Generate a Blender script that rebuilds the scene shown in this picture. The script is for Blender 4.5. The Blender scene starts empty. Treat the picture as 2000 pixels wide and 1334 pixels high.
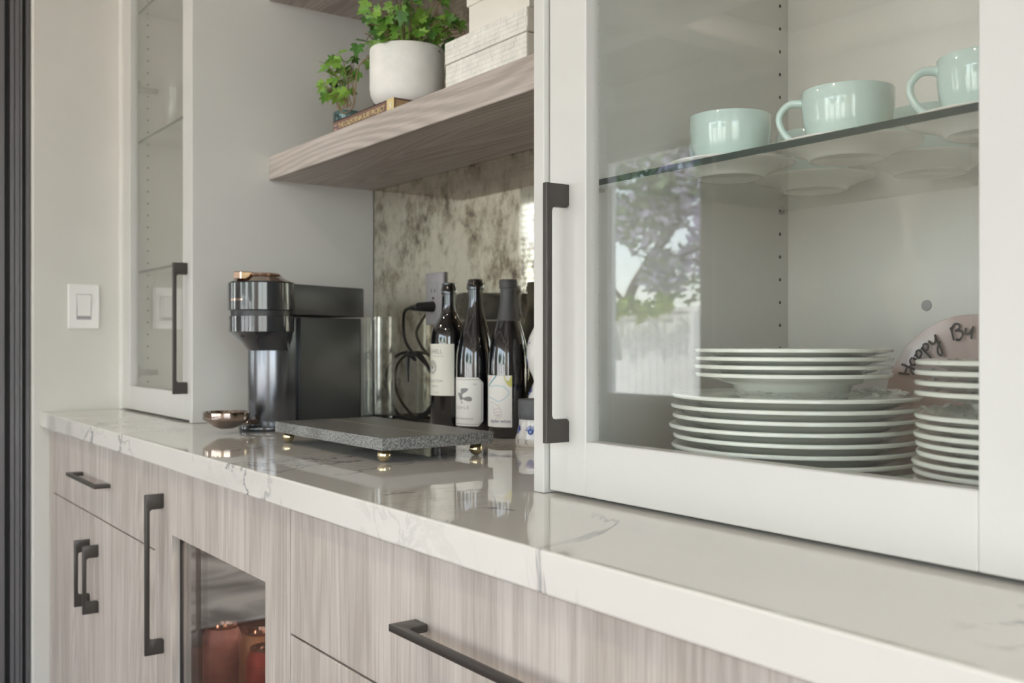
import bpy, bmesh, math, random
from mathutils import Vector, Matrix
random.seed(7)
S = bpy.context.scene
COL = S.collection
CT = 0.915                      # height of the countertop above the floor

# ---------------------------------------------------------------- camera
cam_d = bpy.data.cameras.new('camera'); cam = bpy.data.objects.new('camera', cam_d); COL.objects.link(cam)
cam_d.sensor_width = 36.0; cam_d.lens = 36.0*1944/2000
cam_d.shift_y = 0.0025
cam_d.clip_start = 0.02
YAW = math.radians(90 - 35.857)
cam.location = (0, 0, CT + 0.178); cam.rotation_euler = (math.pi/2, 0, YAW)
cam_d.dof.use_dof = True; cam_d.dof.focus_distance = 1.22; cam_d.dof.aperture_fstop = 8.0
S.camera = cam

# ---------------------------------------------------------------- world, sun, exposure
W = bpy.data.worlds.new('sky'); S.world = W; W.use_nodes = True
nt = W.node_tree; nt.nodes.clear()
sky = nt.nodes.new('ShaderNodeTexSky'); sky.sky_type = 'NISHITA'; sky.sun_disc = False
sky.sun_elevation = math.radians(52); sky.sun_rotation = math.radians(10)
mx = nt.nodes.new('ShaderNodeMix'); mx.data_type = 'RGBA'; mx.inputs[0].default_value = 0.62
mx.inputs[7].default_value = (0.98, 0.985, 0.975, 1)
skm = nt.nodes.new('ShaderNodeMix'); skm.data_type = 'RGBA'; skm.blend_type = 'MULTIPLY'; skm.inputs[0].default_value = 1
skm.inputs[7].default_value = (0.25, 0.25, 0.25, 1)
bg = nt.nodes.new('ShaderNodeBackground'); bg.inputs[1].default_value = 7.6
wo = nt.nodes.new('ShaderNodeOutputWorld')
nt.links.new(sky.outputs[0], skm.inputs[6]); nt.links.new(skm.outputs[2], mx.inputs[6])
nt.links.new(mx.outputs[2], bg.inputs[0]); nt.links.new(bg.outputs[0], wo.inputs[0])
sun_d = bpy.data.lights.new('sun', 'SUN'); sun_d.energy = 13; sun_d.angle = math.radians(1.0); sun_d.color = (1, .96, .9)
sun = bpy.data.objects.new('sun', sun_d); COL.objects.link(sun)
sun.rotation_euler = (math.radians(-38), math.radians(-12), 0)      # from behind the house, over the roof
V = S.view_settings
V.view_transform = 'Standard'; V.look = 'None'; V.gamma = 1.0; V.use_curve_mapping = False
V.exposure = -0.20
cy = S.cycles
cy.max_bounces = 10; cy.diffuse_bounces = 5; cy.glossy_bounces = 5; cy.transmission_bounces = 8; cy.transparent_max_bounces = 24
cy.sample_clamp_indirect = 6.0; cy.caustics_reflective = False; cy.caustics_refractive = False
cy.use_denoising = True

# room lamps: recessed ceiling cans
DOWNLIGHTS = [(1.37, -2.1, 62, 'round recessed ceiling downlight at the right end, near the sliding doors'), (-0.75, -2.1, 14, 'round recessed ceiling downlight opposite the open niche, by the sliding doors'),
    (-2.9, -2.1, 14, 'round recessed ceiling downlight by the left end of the sliding doors'), (-0.75, -0.55, 8, 'round recessed ceiling downlight just in front of the right glass cabinet'),
    (-2.4, -0.55, 8, 'round recessed ceiling downlight just in front of the left glass cabinet'), (-5.0, -1.2, 16, 'round recessed ceiling downlight above the area rug')]
CEIL = 2.75

# ---------------------------------------------------------------- helpers
LOCS = {}
def tag(o, label=None, cat=None, group=None, kind=None):
    if label: o['label'] = label
    if cat: o['category'] = cat
    if group: o['group'] = group
    if kind: o['kind'] = kind
    return o
def thing(name, label, cat, loc=(0, 0, 0), rotz=0, group=None):
    o = bpy.data.objects.new(name, None); COL.objects.link(o)
    o.empty_display_size = 0.02
    o.location = loc; o.rotation_euler = (0, 0, rotz)
    LOCS[o] = Vector(loc)
    return tag(o, label, cat, group)
def mesh(name, bm, mats, parent=None, smooth=False, local=False, at=None):
    """one mesh object; bm is in world coordinates unless local/at is given"""
    if not isinstance(mats, (list, tuple)): mats = [mats]
    off = Vector((0, 0, 0))
    if parent is not None: off = LOCS[parent]
    if not local and off.length: bmesh.ops.translate(bm, verts=bm.verts, vec=-off)
    bm.normal_update()
    me = bpy.data.meshes.new(name); bm.to_mesh(me); bm.free()
    for m in mats: me.materials.append(m)
    if smooth:
        for p in me.polygons: p.use_smooth = True
        if smooth != 'all':
            me.set_sharp_from_angle(angle=math.radians(smooth if smooth is not True else 38))
    o = bpy.data.objects.new(name, me); COL.objects.link(o)
    if parent is not None: o.parent = parent
    LOCS[o] = off
    if at is not None: o.location = at; LOCS[o] = Vector(at)
    return o
def struct(name, bm, mats, smooth=False, parent=None):
    o = mesh(name, bm, mats, parent, smooth)
    if parent is None: o['kind'] = 'structure'
    return o
def box(bm, x0, x1, y0, y1, z0, z1, bev=0.0, mat=0, seg=1):
    t = bmesh.new()
    bmesh.ops.create_cube(t, size=1)
    for v in t.verts:
        v.co = Vector(((x0+x1)/2 + v.co.x*(x1-x0), (y0+y1)/2 + v.co.y*(y1-y0), (z0+z1)/2 + v.co.z*(z1-z0)))
    if bev: bmesh.ops.bevel(t, geom=t.edges[:], offset=bev, segments=seg, affect='EDGES', profile=0.5)
    add(bm, t, mat)
def add(bm, t, mat=0, mtx=None):
    t.normal_update()
    mp = {}
    for v in t.verts: mp[v] = bm.verts.new(mtx @ v.co if mtx else v.co)
    for f in t.faces:
        try:
            nf = bm.faces.new([mp[v] for v in f.verts]); nf.material_index = mat if mat else f.material_index; nf.smooth = f.smooth
        except ValueError: pass
    t.free()
def lathe(bm, prof, n=48, c=(0, 0, 0), mat=0, a0=0.0, a1=2*math.pi):
    """prof: (r, z) from bottom to top (outside first); closed where r == 0"""
    full = abs(a1-a0-2*math.pi) < 1e-6
    m = n if full else n+1
    rings = []
    for r, z in prof:
        if r < 1e-6: rings.append([bm.verts.new((c[0], c[1], c[2]+z))])
        else: rings.append([bm.verts.new((c[0]+r*math.cos(a0+(a1-a0)*i/n), c[1]+r*math.sin(a0+(a1-a0)*i/n), c[2]+z)) for i in range(m)])
    for a, b in zip(rings, rings[1:]):
        for i in range(n):
            j = (i+1) % m
            if len(a) == 1 and len(b) == 1: continue
            if len(a) == 1: f = [a[0], b[j], b[i]]
            elif len(b) == 1: f = [a[i], a[j], b[0]]
            else: f = [a[i], a[j], b[j], b[i]]
            bm.faces.new(f).material_index = mat
def catmull(pts, k=8):
    pts = [Vector(p) for p in pts]; out = []
    P = [pts[0]*2-pts[1]] + pts + [pts[-1]*2-pts[-2]]
    for i in range(1, len(P)-2):
        for j in range(k):
            t = j/k; a, b, c, d = P[i-1], P[i], P[i+1], P[i+2]
            out.append(0.5*((2*b)+(c-a)*t+(2*a-5*b+4*c-d)*t*t+(3*b-a-3*c+d)*t**3))
    out.append(pts[-1]); return out
def tube(bm, pts, r, n=10, k=8, mat=0, smoothpath=True, rfun=None):
    P = catmull(pts, k) if smoothpath else [Vector(p) for p in pts]
    up = Vector((0.1, 0.2, 1)).normalized(); rings = []
    for i, p in enumerate(P):
        d = (P[min(i+1, len(P)-1)] - P[max(i-1, 0)]).normalized()
        x = d.cross(up)
        if x.length < 1e-3: x = d.cross(Vector((1, 0, 0)))
        x.normalize(); y = x.cross(d).normalized(); up = y
        rr = rfun(i/(len(P)-1)) if rfun else r
        rings.append([bm.verts.new(p + x*rr*math.cos(2*math.pi*q/n) + y*rr*math.sin(2*math.pi*q/n)) for q in range(n)])
    for a, b in zip(rings, rings[1:]):
        for q in range(n): bm.faces.new([a[q], a[(q+1) % n], b[(q+1) % n], b[q]]).material_index = mat
    bm.faces.new(rings[0][::-1]).material_index = mat; bm.faces.new(rings[-1]).material_index = mat
def prism(bm, pts, z0, z1, mat=0, bev=0.0):
    t = bmesh.new()
    lo = [t.verts.new((x, y, z0)) for x, y in pts]; hi = [t.verts.new((x, y, z1)) for x, y in pts]
    t.faces.new(lo[::-1]); t.faces.new(hi); n = len(pts)
    for i in range(n): t.faces.new([lo[i], lo[(i+1) % n], hi[(i+1) % n], hi[i]])
    if bev:
        t.normal_update()
        es = [e for e in t.edges if abs(e.verts[0].co.z-e.verts[1].co.z) < 1e-6]
        bmesh.ops.bevel(t, geom=es, offset=bev, segments=2, affect='EDGES', profile=0.5)
    add(bm, t, mat)
def frame(bm, x0, x1, z0, z1, w, y0, y1, bev=0.0015, wb=None):
    wb = w if wb is None else wb
    box(bm, x0, x0+w, y0, y1, z0, z1, bev); box(bm, x1-w, x1, y0, y1, z0, z1, bev)
    box(bm, x0+w, x1-w, y0, y1, z0, z0+wb, bev); box(bm, x0+w, x1-w, y0, y1, z1-w, z1, bev)
def text_bm(s, size, shear=0.0, align='LEFT', space=1.0):
    c = bpy.data.curves.new('txt', 'FONT'); c.body = s; c.size = size; c.shear = shear; c.align_x = align; c.space_character = space
    c.resolution_u = 3
    o = bpy.data.objects.new('txt', c); COL.objects.link(o)
    me = bpy.data.meshes.new_from_object(o.evaluated_get(bpy.context.evaluated_depsgraph_get()))
    t = bmesh.new(); t.from_mesh(me); bpy.data.objects.remove(o); bpy.data.curves.remove(c); bpy.data.meshes.remove(me)
    return t
def ribbon_pts(pts, w, k=6, smoothpath=True):
    """flat strip along a 2-D path, as quads in 2-D"""
    P = [Vector((p[0], p[1], 0)) for p in pts]
    if smoothpath and len(P) > 2: P = catmull(P, k)
    t = bmesh.new(); L = []
    for i, p in enumerate(P):
        d = (P[min(i+1, len(P)-1)] - P[max(i-1, 0)]).normalized(); nrm = Vector((-d.y, d.x, 0))*w/2
        L.append((t.verts.new(p+nrm), t.verts.new(p-nrm)))
    for a, b in zip(L, L[1:]): t.faces.new([a[1], b[1], b[0], a[0]])
    return t
def wrap(bm, t, r, a0, z0, mat=0):
    """wrap a flat bmesh (x along, y up) round a vertical cylinder of radius r about the origin"""
    for v in t.verts:
        x, y = v.co.x, v.co.y; a = a0 + x/(r if not callable(r) else r(z0+y)); rr = r if not callable(r) else r(z0+y)
        v.co = Vector((rr*math.cos(a), rr*math.sin(a), z0+y))
    add(bm, t, mat)
def dup(root, loc, label=None, rotz=None, name=None):
    r = root.copy(); COL.objects.link(r); r.location = loc
    if rotz is not None: r.rotation_euler = (0, 0, rotz)
    if label: r['label'] = label
    for ch in list(root.children):
        c = ch.copy(); COL.objects.link(c); c.parent = r
        for g in list(ch.children):
            d = g.copy(); COL.objects.link(d); d.parent = c
    return r

# ---------------------------------------------------------------- materials
def newmat(name):
    m = bpy.data.materials.new(name); m.use_nodes = True
    t = m.node_tree; b = t.nodes['Principled BSDF']
    return m, t, b
def pm(name, col, rough=0.5, metal=0.0, spec=0.5, coat=0.0, bump=0.0, bscale=200.0, var=0.0, vscale=6.0, sub=0.0, stretch=(1, 1, 1)):
    m, t, b = newmat(name)
    b.inputs['Base Color'].default_value = (*col, 1); b.inputs['Roughness'].default_value = rough
    b.inputs['Metallic'].default_value = metal; b.inputs['Specular IOR Level'].default_value = spec
    b.inputs['Coat Weight'].default_value = coat; b.inputs['Coat Roughness'].default_value = 0.02
    if sub: b.inputs['Subsurface Weight'].default_value = sub; b.inputs['Subsurface Scale'].default_value = .004
    tc = t.nodes.new('ShaderNodeTexCoord'); mp = t.nodes.new('ShaderNodeMapping'); mp.inputs['Scale'].default_value = stretch
    t.links.new(tc.outputs['Object'], mp.inputs[0])
    if bump:
        n = t.nodes.new('ShaderNodeTexNoise'); n.inputs['Scale'].default_value = bscale; n.inputs['Detail'].default_value = 3
        bp = t.nodes.new('ShaderNodeBump'); bp.inputs['Strength'].default_value = bump; bp.inputs['Distance'].default_value = .002
        t.links.new(mp.outputs[0], n.inputs['Vector']); t.links.new(n.outputs[0], bp.inputs['Height']); t.links.new(bp.outputs[0], b.inputs['Normal'])
    n = t.nodes.new('ShaderNodeTexNoise'); n.inputs['Scale'].default_value = vscale; n.inputs['Detail'].default_value = 4
    r = t.nodes.new('ShaderNodeValToRGB'); v = var or 0.02
    r.color_ramp.elements[0].position = .3; r.color_ramp.elements[1].position = .7
    r.color_ramp.elements[0].color = (*[c*(1-v) for c in col], 1); r.color_ramp.elements[1].color = (*[min(1, c*(1+v)) for c in col], 1)
    t.links.new(mp.outputs[0], n.inputs['Vector']); t.links.new(n.outputs[0], r.inputs[0]); t.links.new(r.outputs[0], b.inputs['Base Color'])
    return m
def glassmat(name, tint=(.985, .988, .978), f0=0.043, rough=0.0, maxf=1.0):
    """thin glass: clear with Schlick reflection on each of its surfaces"""
    m = bpy.data.materials.new(name); m.use_nodes = True; t = m.node_tree; t.nodes.clear()
    out = t.nodes.new('ShaderNodeOutputMaterial'); mix = t.nodes.new('ShaderNodeMixShader')
    tr = t.nodes.new('ShaderNodeBsdfTransparent'); tr.inputs[0].default_value = (*tint, 1)
    gl = t.nodes.new('ShaderNodeBsdfGlossy'); gl.inputs['Roughness'].default_value = rough; gl.inputs[0].default_value = (1, 1, 1, 1)
    g = t.nodes.new('ShaderNodeNewGeometry')
    dot = t.nodes.new('ShaderNodeVectorMath'); dot.operation = 'DOT_PRODUCT'
    t.links.new(g.outputs['Incoming'], dot.inputs[0]); t.links.new(g.outputs['Normal'], dot.inputs[1])
    def mth(op, a, b=None):
        n = t.nodes.new('ShaderNodeMath'); n.operation = op
        for i, x in enumerate((a, b)):
            if x is None: continue
            if isinstance(x, (int, float)): n.inputs[i].default_value = x
            else: t.links.new(x, n.inputs[i])
        return n.outputs[0]
    c = mth('ABSOLUTE', dot.outputs['Value']); i1 = mth('SUBTRACT', 1.0, c); p5 = mth('POWER', i1, 5.0)
    f = mth('ADD', mth('MULTIPLY', p5, 1-f0), f0); f = mth('MINIMUM', f, maxf)
    t.links.new(f, mix.inputs[0]); t.links.new(tr.outputs[0], mix.inputs[1]); t.links.new(gl.outputs[0], mix.inputs[2])
    t.links.new(mix.outputs[0], out.inputs[0])
    return m
def woodmat(name, c_dark, c_mid, c_light, axis='Z', rough=0.5, seed=0.0, ring=.028, fw=.50, rk=150):
    m, t, b = newmat(name); N = t.nodes.new; L = t.links.new
    tc = N('ShaderNodeTexCoord'); mp = N('ShaderNodeMapping')
    mp.inputs['Location'].default_value = (seed, seed*.7, seed*.3)
    sc = {'Z': (1, 1, .035), 'X': (.035, 1, 1)}[axis]; mp.inputs['Scale'].default_value = sc
    L(tc.outputs['Object'], mp.inputs[0])
    fine = N('ShaderNodeTexNoise'); fine.inputs['Scale'].default_value = 210; fine.inputs['Detail'].default_value = 5; fine.inputs['Roughness'].default_value = .65
    broad = N('ShaderNodeTexNoise'); broad.inputs['Scale'].default_value = 17; broad.inputs['Detail'].default_value = 3
    # cathedral rings: a stretched distance field banded by a sine
    mp2 = N('ShaderNodeMapping'); mp2.inputs['Location'].default_value = (seed, .4, seed)
    mp2.inputs['Scale'].default_value = {'Z': (1, 1, .11), 'X': (.10, 1, 1)}[axis]
    L(tc.outputs['Object'], mp2.inputs[0])
    low = N('ShaderNodeTexNoise'); low.inputs['Scale'].default_value = 5.5; low.inputs['Detail'].default_value = 1.5
    L(mp2.outputs[0], low.inputs['Vector'])
    mul = N('ShaderNodeMath'); mul.operation = 'MULTIPLY'; mul.inputs[1].default_value = rk
    sn = N('ShaderNodeMath'); sn.operation = 'SINE'; L(low.outputs[0], mul.inputs[0]); L(mul.outputs[0], sn.inputs[0])
    for n in (fine, broad): L(mp.outputs[0], n.inputs['Vector'])
    def mth(op, a, bb):
        n = N('ShaderNodeMath'); n.operation = op
        for i, x in enumerate((a, bb)):
            if isinstance(x, (int, float)): n.inputs[i].default_value = x
            else: L(x, n.inputs[i])
        return n.outputs[0]
    s = mth('ADD', mth('MULTIPLY', fine.outputs[0], fw), mth('MULTIPLY', broad.outputs[0], .44))
    s = mth('ADD', s, mth('MULTIPLY', sn.outputs[0], ring)); s = mth('ADD', s, (.5-fw)*.5)
    r = N('ShaderNodeValToRGB'); e = r.color_ramp.elements
    e[0].position = .36; e[0].color = (*c_dark, 1); e[1].position = .60; e[1].color = (*c_light, 1)
    x = e.new(.47); x.color = (*c_mid, 1)
    L(s, r.inputs[0]); L(r.outputs[0], b.inputs['Base Color']); b.inputs['Roughness'].default_value = rough
    bp = N('ShaderNodeBump'); bp.inputs['Strength'].default_value = .12; bp.inputs['Distance'].default_value = .001
    L(fine.outputs[0], bp.inputs['Height']); L(bp.outputs[0], b.inputs['Normal'])
    return m
def quartzmat():
    m, t, b = newmat('quartz'); N = t.nodes.new; L = t.links.new
    tc = N('ShaderNodeTexCoord')
    def mth(op, a, bb):
        n = N('ShaderNodeMath'); n.operation = op
        for i, x in enumerate((a, bb)):
            if isinstance(x, (int, float)): n.inputs[i].default_value = x
            else: L(x, n.inputs[i])
        return n.outputs[0]
    def ridge(scale, k, dist, seed, st=(1, 1, 1)):
        mp = N('ShaderNodeMapping'); mp.inputs['Location'].default_value = (seed, seed*1.3, seed*.5); mp.inputs['Scale'].default_value = st
        mp.inputs['Rotation'].default_value = (0, 0, .6)
        n = N('ShaderNodeTexNoise'); n.inputs['Scale'].default_value = scale; n.inputs['Detail'].default_value = 7; n.inputs['Roughness'].default_value = .62; n.inputs['Distortion'].default_value = dist
        L(tc.outputs['Object'], mp.inputs[0]); L(mp.outputs[0], n.inputs['Vector'])
        d = mth('ABSOLUTE', mth('SUBTRACT', n.outputs[0], .5), 0)
        return mth('MAXIMUM', mth('SUBTRACT', 1.0, mth('MULTIPLY', d, k)), 0.0)
    def mask(scale, lo, hi, seed):
        mp = N('ShaderNodeMapping'); mp.inputs['Location'].default_value = (seed, seed, seed)
        n = N('ShaderNodeTexNoise'); n.inputs['Scale'].default_value = scale; n.inputs['Detail'].default_value = 2
        L(tc.outputs['Object'], mp.inputs[0]); L(mp.outputs[0], n.inputs['Vector'])
        r = N('ShaderNodeMapRange'); r.inputs[1].default_value = lo; r.inputs[2].default_value = hi; L(n.outputs[0], r.inputs[0]); return r.outputs[0]
    v1 = mth('MULTIPLY', ridge(2.3, 85, .7, 3.1, (1, .55, 1)), mask(2.6, .49, .60, 1.7))
    v2 = mth('MULTIPLY', ridge(7.5, 34, 1.2, 9.4), mask(2.6, .55, .68, 1.7))
    v = mth('MINIMUM', mth('ADD', mth('MULTIPLY', v1, .85), mth('MULTIPLY', v2, .22)), 1.0)
    cm = N('ShaderNodeMix'); cm.data_type = 'RGBA'
    cm.inputs[6].default_value = (.765, .735, .68, 1); cm.inputs[7].default_value = (.24, .24, .25, 1)
    L(v, cm.inputs[0]); L(cm.outputs[2], b.inputs['Base Color'])
    b.inputs['Roughness'].default_value = .03; b.inputs['Specular IOR Level'].default_value = .7
    return m
def antiquemat():
    m, t, b = newmat('antique_mirror'); N = t.nodes.new; L = t.links.new
    tc = N('ShaderNodeTexCoord'); mp = N('ShaderNodeMapping'); mp.inputs['Scale'].default_value = (1, 1, .75); L(tc.outputs['Object'], mp.inputs[0])
    a = N('ShaderNodeTexNoise'); a.inputs['Scale'].default_value = 13; a.inputs['Detail'].default_value = 8; a.inputs['Roughness'].default_value = .68
    c = N('ShaderNodeTexNoise'); c.inputs['Scale'].default_value = 60; c.inputs['Detail'].default_value = 5; c.inputs['Roughness'].default_value = .7
    for n in (a, c): L(mp.outputs[0], n.inputs['Vector'])
    ad = N('ShaderNodeMath'); ad.operation = 'MULTIPLY_ADD'; ad.inputs[1].default_value = .35; L(c.outputs[0], ad.inputs[0]); L(a.outputs[0], ad.inputs[2])
    r = N('ShaderNodeValToRGB'); e = r.color_ramp.elements
    e[0].position = .53; e[0].color = (.14, .11, .075, 1); e[1].position = .77; e[1].color = (.86, .82, .68, 1)
    x = e.new(.61); x.color = (.47, .42, .315, 1); x = e.new(.68); x.color = (.70, .66, .53, 1)
    L(ad.outputs[0], r.inputs[0]); L(r.outputs[0], b.inputs['Base Color'])
    mr = N('ShaderNodeMapRange'); mr.inputs[1].default_value = .52; mr.inputs[2].default_value = .72; mr.inputs[3].default_value = .70; mr.inputs[4].default_value = .96
    L(ad.outputs[0], mr.inputs[0]); L(mr.outputs[0], b.inputs['Metallic'])
    b.inputs['Roughness'].default_value = .045; b.inputs['Coat Weight'].default_value = .6; b.inputs['Coat Roughness'].default_value = .01
    return m
M = {}
M['paint'] = pm('cabinet_paint', (.62, .61, .578), .42, bump=.02, bscale=300)
M['paint_lit'] = pm('cabinet_paint_lit', (.76, .745, .70), .45)  # cabinet paint in a lighter colour, standing in for light on inner panels
M['wall'] = pm('wall_plaster', (.62, .605, .56), .85, bump=.12, bscale=140)
M['white'] = pm('white_paint', (.86, .855, .83), .6)
M['coffer'] = pm('greige_coffer_paint', (.44, .435, .40), .9)
M['wood_v'] = woodmat('grey_oak_vertical', (.405, .355, .31), (.505, .452, .403), (.60, .548, .495), 'Z', .48, 0.0, .042, .58, 120)
M['wood_h'] = woodmat('grey_oak_horizontal', (.375, .325, .285), (.515, .46, .415), (.64, .59, .545), 'X', .5, 2.3, .050, .30, 210)
M['quartz'] = quartzmat()
M['mirror'] = antiquemat()
M['black'] = pm('dark_bronze_metal', (.074, .066, .060), .36, .45)
M['frame_dark'] = pm('dark_door_frame', (.15, .145, .15), .38, .3)
M['gasket'] = pm('rubber_and_gap_black', (.012, .012, .012), .6)
M['glass'] = glassmat('clear_glass')
M['pane'] = glassmat('window_pane', (.98, .99, .99), .04)
M['coated'] = glassmat('coated_glass', (.88, .84, .82), .28)
M['shelf_glass'] = glassmat('shelf_glass', (.975, .985, .975), .04, 0, .17)
M['glass_edge'] = pm('glass_edge', (.030, .050, .046), .2, spec=.3)
M['floor'] = woodmat('dark_wood_floor', (.06, .020, .013), (.11, .040, .026), (.15, .06, .04), 'X', .65, 5.0)
M['steel'] = pm('brushed_steel', (.62, .61, .59), .25, 1.0)
M['brass'] = pm('pale_brass', (.70, .58, .36), .16, 1.0)
M['copper'] = pm('rose_copper', (.70, .48, .37), .15, 1.0)
M['mink'] = pm('mink_chrome', (.42, .34, .29), .08, 1.0)
M['mach'] = pm('gloss_charcoal', (.035, .037, .042), .10, 0.2, coat=.6)
M['mach_mat'] = pm('satin_charcoal', (.028, .028, .029), .38)
M['mach_brush'] = pm('grey_metal_shell', (.17, .175, .19), .24, .9, stretch=(1, 1, .05))
M['cord'] = pm('black_cord', (.012, .012, .012), .42)
M['mint'] = pm('mint_glaze', (.61, .765, .73), .06, spec=.55, coat=.5)
M['white_glaze'] = pm('ivory_glaze', (.85, .84, .79), .10, coat=.4)
M['celadon'] = pm('pale_celadon_glaze', (.79, .82, .765), .10, coat=.4)
M['pink'] = pm('pink_glaze', (.54, .42, .39), .22, coat=.3, var=.06, vscale=30)
M['ink'] = pm('black_ink', (.03, .03, .03), .5)
M['concrete'] = pm('pale_concrete', (.82, .805, .77), .8, bump=.25, bscale=120, var=.05, vscale=25)
M['soil'] = pm('potting_soil', (.05, .035, .025), .9, bump=.5, bscale=150)
M['stem'] = pm('ivy_stem', (.20, .13, .07), .6)
M['leaf'] = pm('ivy_leaf_green', (.125, .28, .04), .4, var=.35, vscale=30)
M['leaf_b'] = pm('ivy_leaf_bright', (.21, .38, .06), .4, var=.25, vscale=30)
M['leaf_c'] = pm('ivy_leaf_dark', (.075, .19, .04), .4, var=.3, vscale=30)
M['cream'] = pm('cream_lacquer', (.78, .75, .68), .4)
M['pearl'] = pm('pearl_shell', (.86, .85, .79), .10, coat=.8, var=.10, vscale=45)
M['grout'] = pm('ivory_grout', (.80, .78, .71), .6)
M['brown_cover'] = pm('brown_book_cover', (.19, .105, .085), .55)
M['tan'] = pm('tan_board', (.35, .23, .12), .6)
M['yellow'] = pm('yellow_print', (.72, .58, .28), .6)
M['teal'] = glassmat('teal_glass', (.45, .62, .62), .05)
M['bottle'] = pm('dark_bottle_glass', (.004, .004, .005), .02, spec=.7, coat=1.0)
M['capsule'] = pm('grey_capsule', (.06, .06, .062), .5)
M['foil'] = pm('brown_foil', (.06, .04, .028), .3, .4)
M['label_cream'] = pm('cream_label', (.70, .685, .60), .75)
M['label_white'] = pm('white_label', (.78, .765, .72), .75)
M['print_grey'] = pm('grey_print', (.25, .25, .24), .7)
M['print_dark'] = pm('dark_print', (.10, .10, .10), .7)
M['print_blue'] = pm('pale_blue_crayon', (.32, .52, .62), .7)
M['print_teal'] = pm('teal_crayon', (.08, .26, .32), .7)
M['print_lime'] = pm('lime_crayon', (.55, .54, .16), .7)
M['print_rose'] = pm('rose_crayon', (.52, .40, .37), .7)
M['print_red'] = pm('red_crayon', (.6, .2, .12), .7)
M['print_violet'] = pm('violet_ink', (.13, .10, .22), .7)
M['cobalt'] = pm('cobalt_glaze', (.02, .045, .33), .2, coat=.5)
M['sky_glaze'] = pm('light_blue_glaze', (.32, .50, .75), .2, coat=.5)
M['ceramic'] = pm('white_ceramic', (.76, .745, .71), .2, coat=.5)
M['lid_grey'] = pm('slate_grey_lid', (.10, .10, .105), .55)
M['plate_grey'] = pm('grey_outlet', (.33, .32, .33), .4)
M['switch'] = pm('white_switch', (.80, .79, .76), .25, coat=.3)
M['can_red'] = pm('red_can', (.50, .06, .04), .3, .3, var=.2, vscale=40)
M['can_amber'] = pm('amber_can', (.45, .22, .10), .3, .3, var=.2, vscale=40)
M['can_rose'] = pm('rose_can', (.50, .24, .20), .3, .3, var=.2, vscale=40)
M['fridge_in'] = pm('fridge_liner', (.045, .035, .032), .4)
M['tub'] = glassmat('clear_tank_plastic', (.97, .975, .97), .05, 0, .55)
M['water'] = glassmat('water', (.93, .945, .94), .03, 0, .4)
M['wrapfilm'] = glassmat('bubble_film', (.985, .99, .99), .055, .06)

# granite slab: speckled, with a honed top
def granite(name, ca, cb, rough, bump):
    m, t, b = newmat(name); N = t.nodes.new; L = t.links.new
    tc = N('ShaderNodeTexCoord'); n = N('ShaderNodeTexNoise'); n.inputs['Scale'].default_value = 330; n.inputs['Detail'].default_value = 4
    n2 = N('ShaderNodeTexNoise'); n2.inputs['Scale'].default_value = 18; n2.inputs['Detail'].default_value = 4
    for q in (n, n2): L(tc.outputs['Object'], q.inputs['Vector'])
    a = N('ShaderNodeMath'); a.operation = 'MULTIPLY_ADD'; a.inputs[1].default_value = .35; L(n2.outputs[0], a.inputs[0]); L(n.outputs[0], a.inputs[2])
    r = N('ShaderNodeValToRGB'); r.color_ramp.elements[0].position = .55; r.color_ramp.elements[1].position = .80
    r.color_ramp.elements[0].color = (*ca, 1); r.color_ramp.elements[1].color = (*cb, 1)
    L(a.outputs[0], r.inputs[0]); L(r.outputs[0], b.inputs['Base Color']); b.inputs['Roughness'].default_value = rough
    bp = N('ShaderNodeBump'); bp.inputs['Strength'].default_value = bump; bp.inputs['Distance'].default_value = .002
    L(n.outputs[0], bp.inputs['Height']); L(bp.outputs[0], b.inputs['Normal']); return m
M['stone_top'] = granite('honed_granite', (.125, .123, .113), (.225, .22, .205), .33, .05)
M['stone_edge'] = granite('split_granite', (.11, .11, .106), (.335, .335, .32), .75, .55)
def rugmat():
    m, t, b = newmat('cloudy_rug'); N = t.nodes.new; L = t.links.new
    tc = N('ShaderNodeTexCoord'); n = N('ShaderNodeTexNoise'); n.inputs['Scale'].default_value = 2.2; n.inputs['Detail'].default_value = 7; n.inputs['Distortion'].default_value = .8
    r = N('ShaderNodeValToRGB'); r.color_ramp.elements[0].position = .38; r.color_ramp.elements[1].position = .62
    r.color_ramp.elements[0].color = (.28, .27, .26, 1); r.color_ramp.elements[1].color = (.80, .78, .75, 1)
    L(tc.outputs['Object'], n.inputs['Vector']); L(n.outputs[0], r.inputs[0]); L(r.outputs[0], b.inputs['Base Color']); b.inputs['Roughness'].default_value = .95
    return m
M['rug'] = rugmat()

# ================================================================ STRUCTURE
X_L, X_R, Y_F, Y_B = -8.3, 2.6, -3.02, 1.19
bm = bmesh.new(); box(bm, X_L, X_R, Y_F-.15, Y_B+.12, -.1, 0); struct('floor', bm, M['floor'])
bm = bmesh.new(); box(bm, X_L, X_R, Y_F-.15, Y_B+.12, CEIL, CEIL+.1)
struct('ceiling', bm, M['coffer'])
bm = bmesh.new()
for y in (-2.9, -1.9, -.75, .35): box(bm, X_L, X_R, y-.09, y+.09, CEIL-.13, CEIL, .012)
for x in (-7.9, -6.3, -4.9, -3.5, -2.1, -.3, 1.2, 2.45): box(bm, x-.09, x+.09, Y_F, Y_B, CEIL-.128, CEIL, .012)
struct('trim_1', bm, M['white'])
bm = bmesh.new(); box(bm, X_L, X_R, Y_B, Y_B+.12, 0, CEIL); struct('wall_back', bm, M['wall'])
bm = bmesh.new(); box(bm, -2.985, -2.845, .508, Y_B, 0, CEIL-.13, .004); struct('wall_left', bm, M['wall'])
bm = bmesh.new(); box(bm, X_L-.12, X_L, Y_F-.15, Y_B+.12, 0, CEIL); struct('wall_far', bm, M['white'])
RW = (-2.3, .45, .35, 2.38)
bm = bmesh.new()
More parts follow.
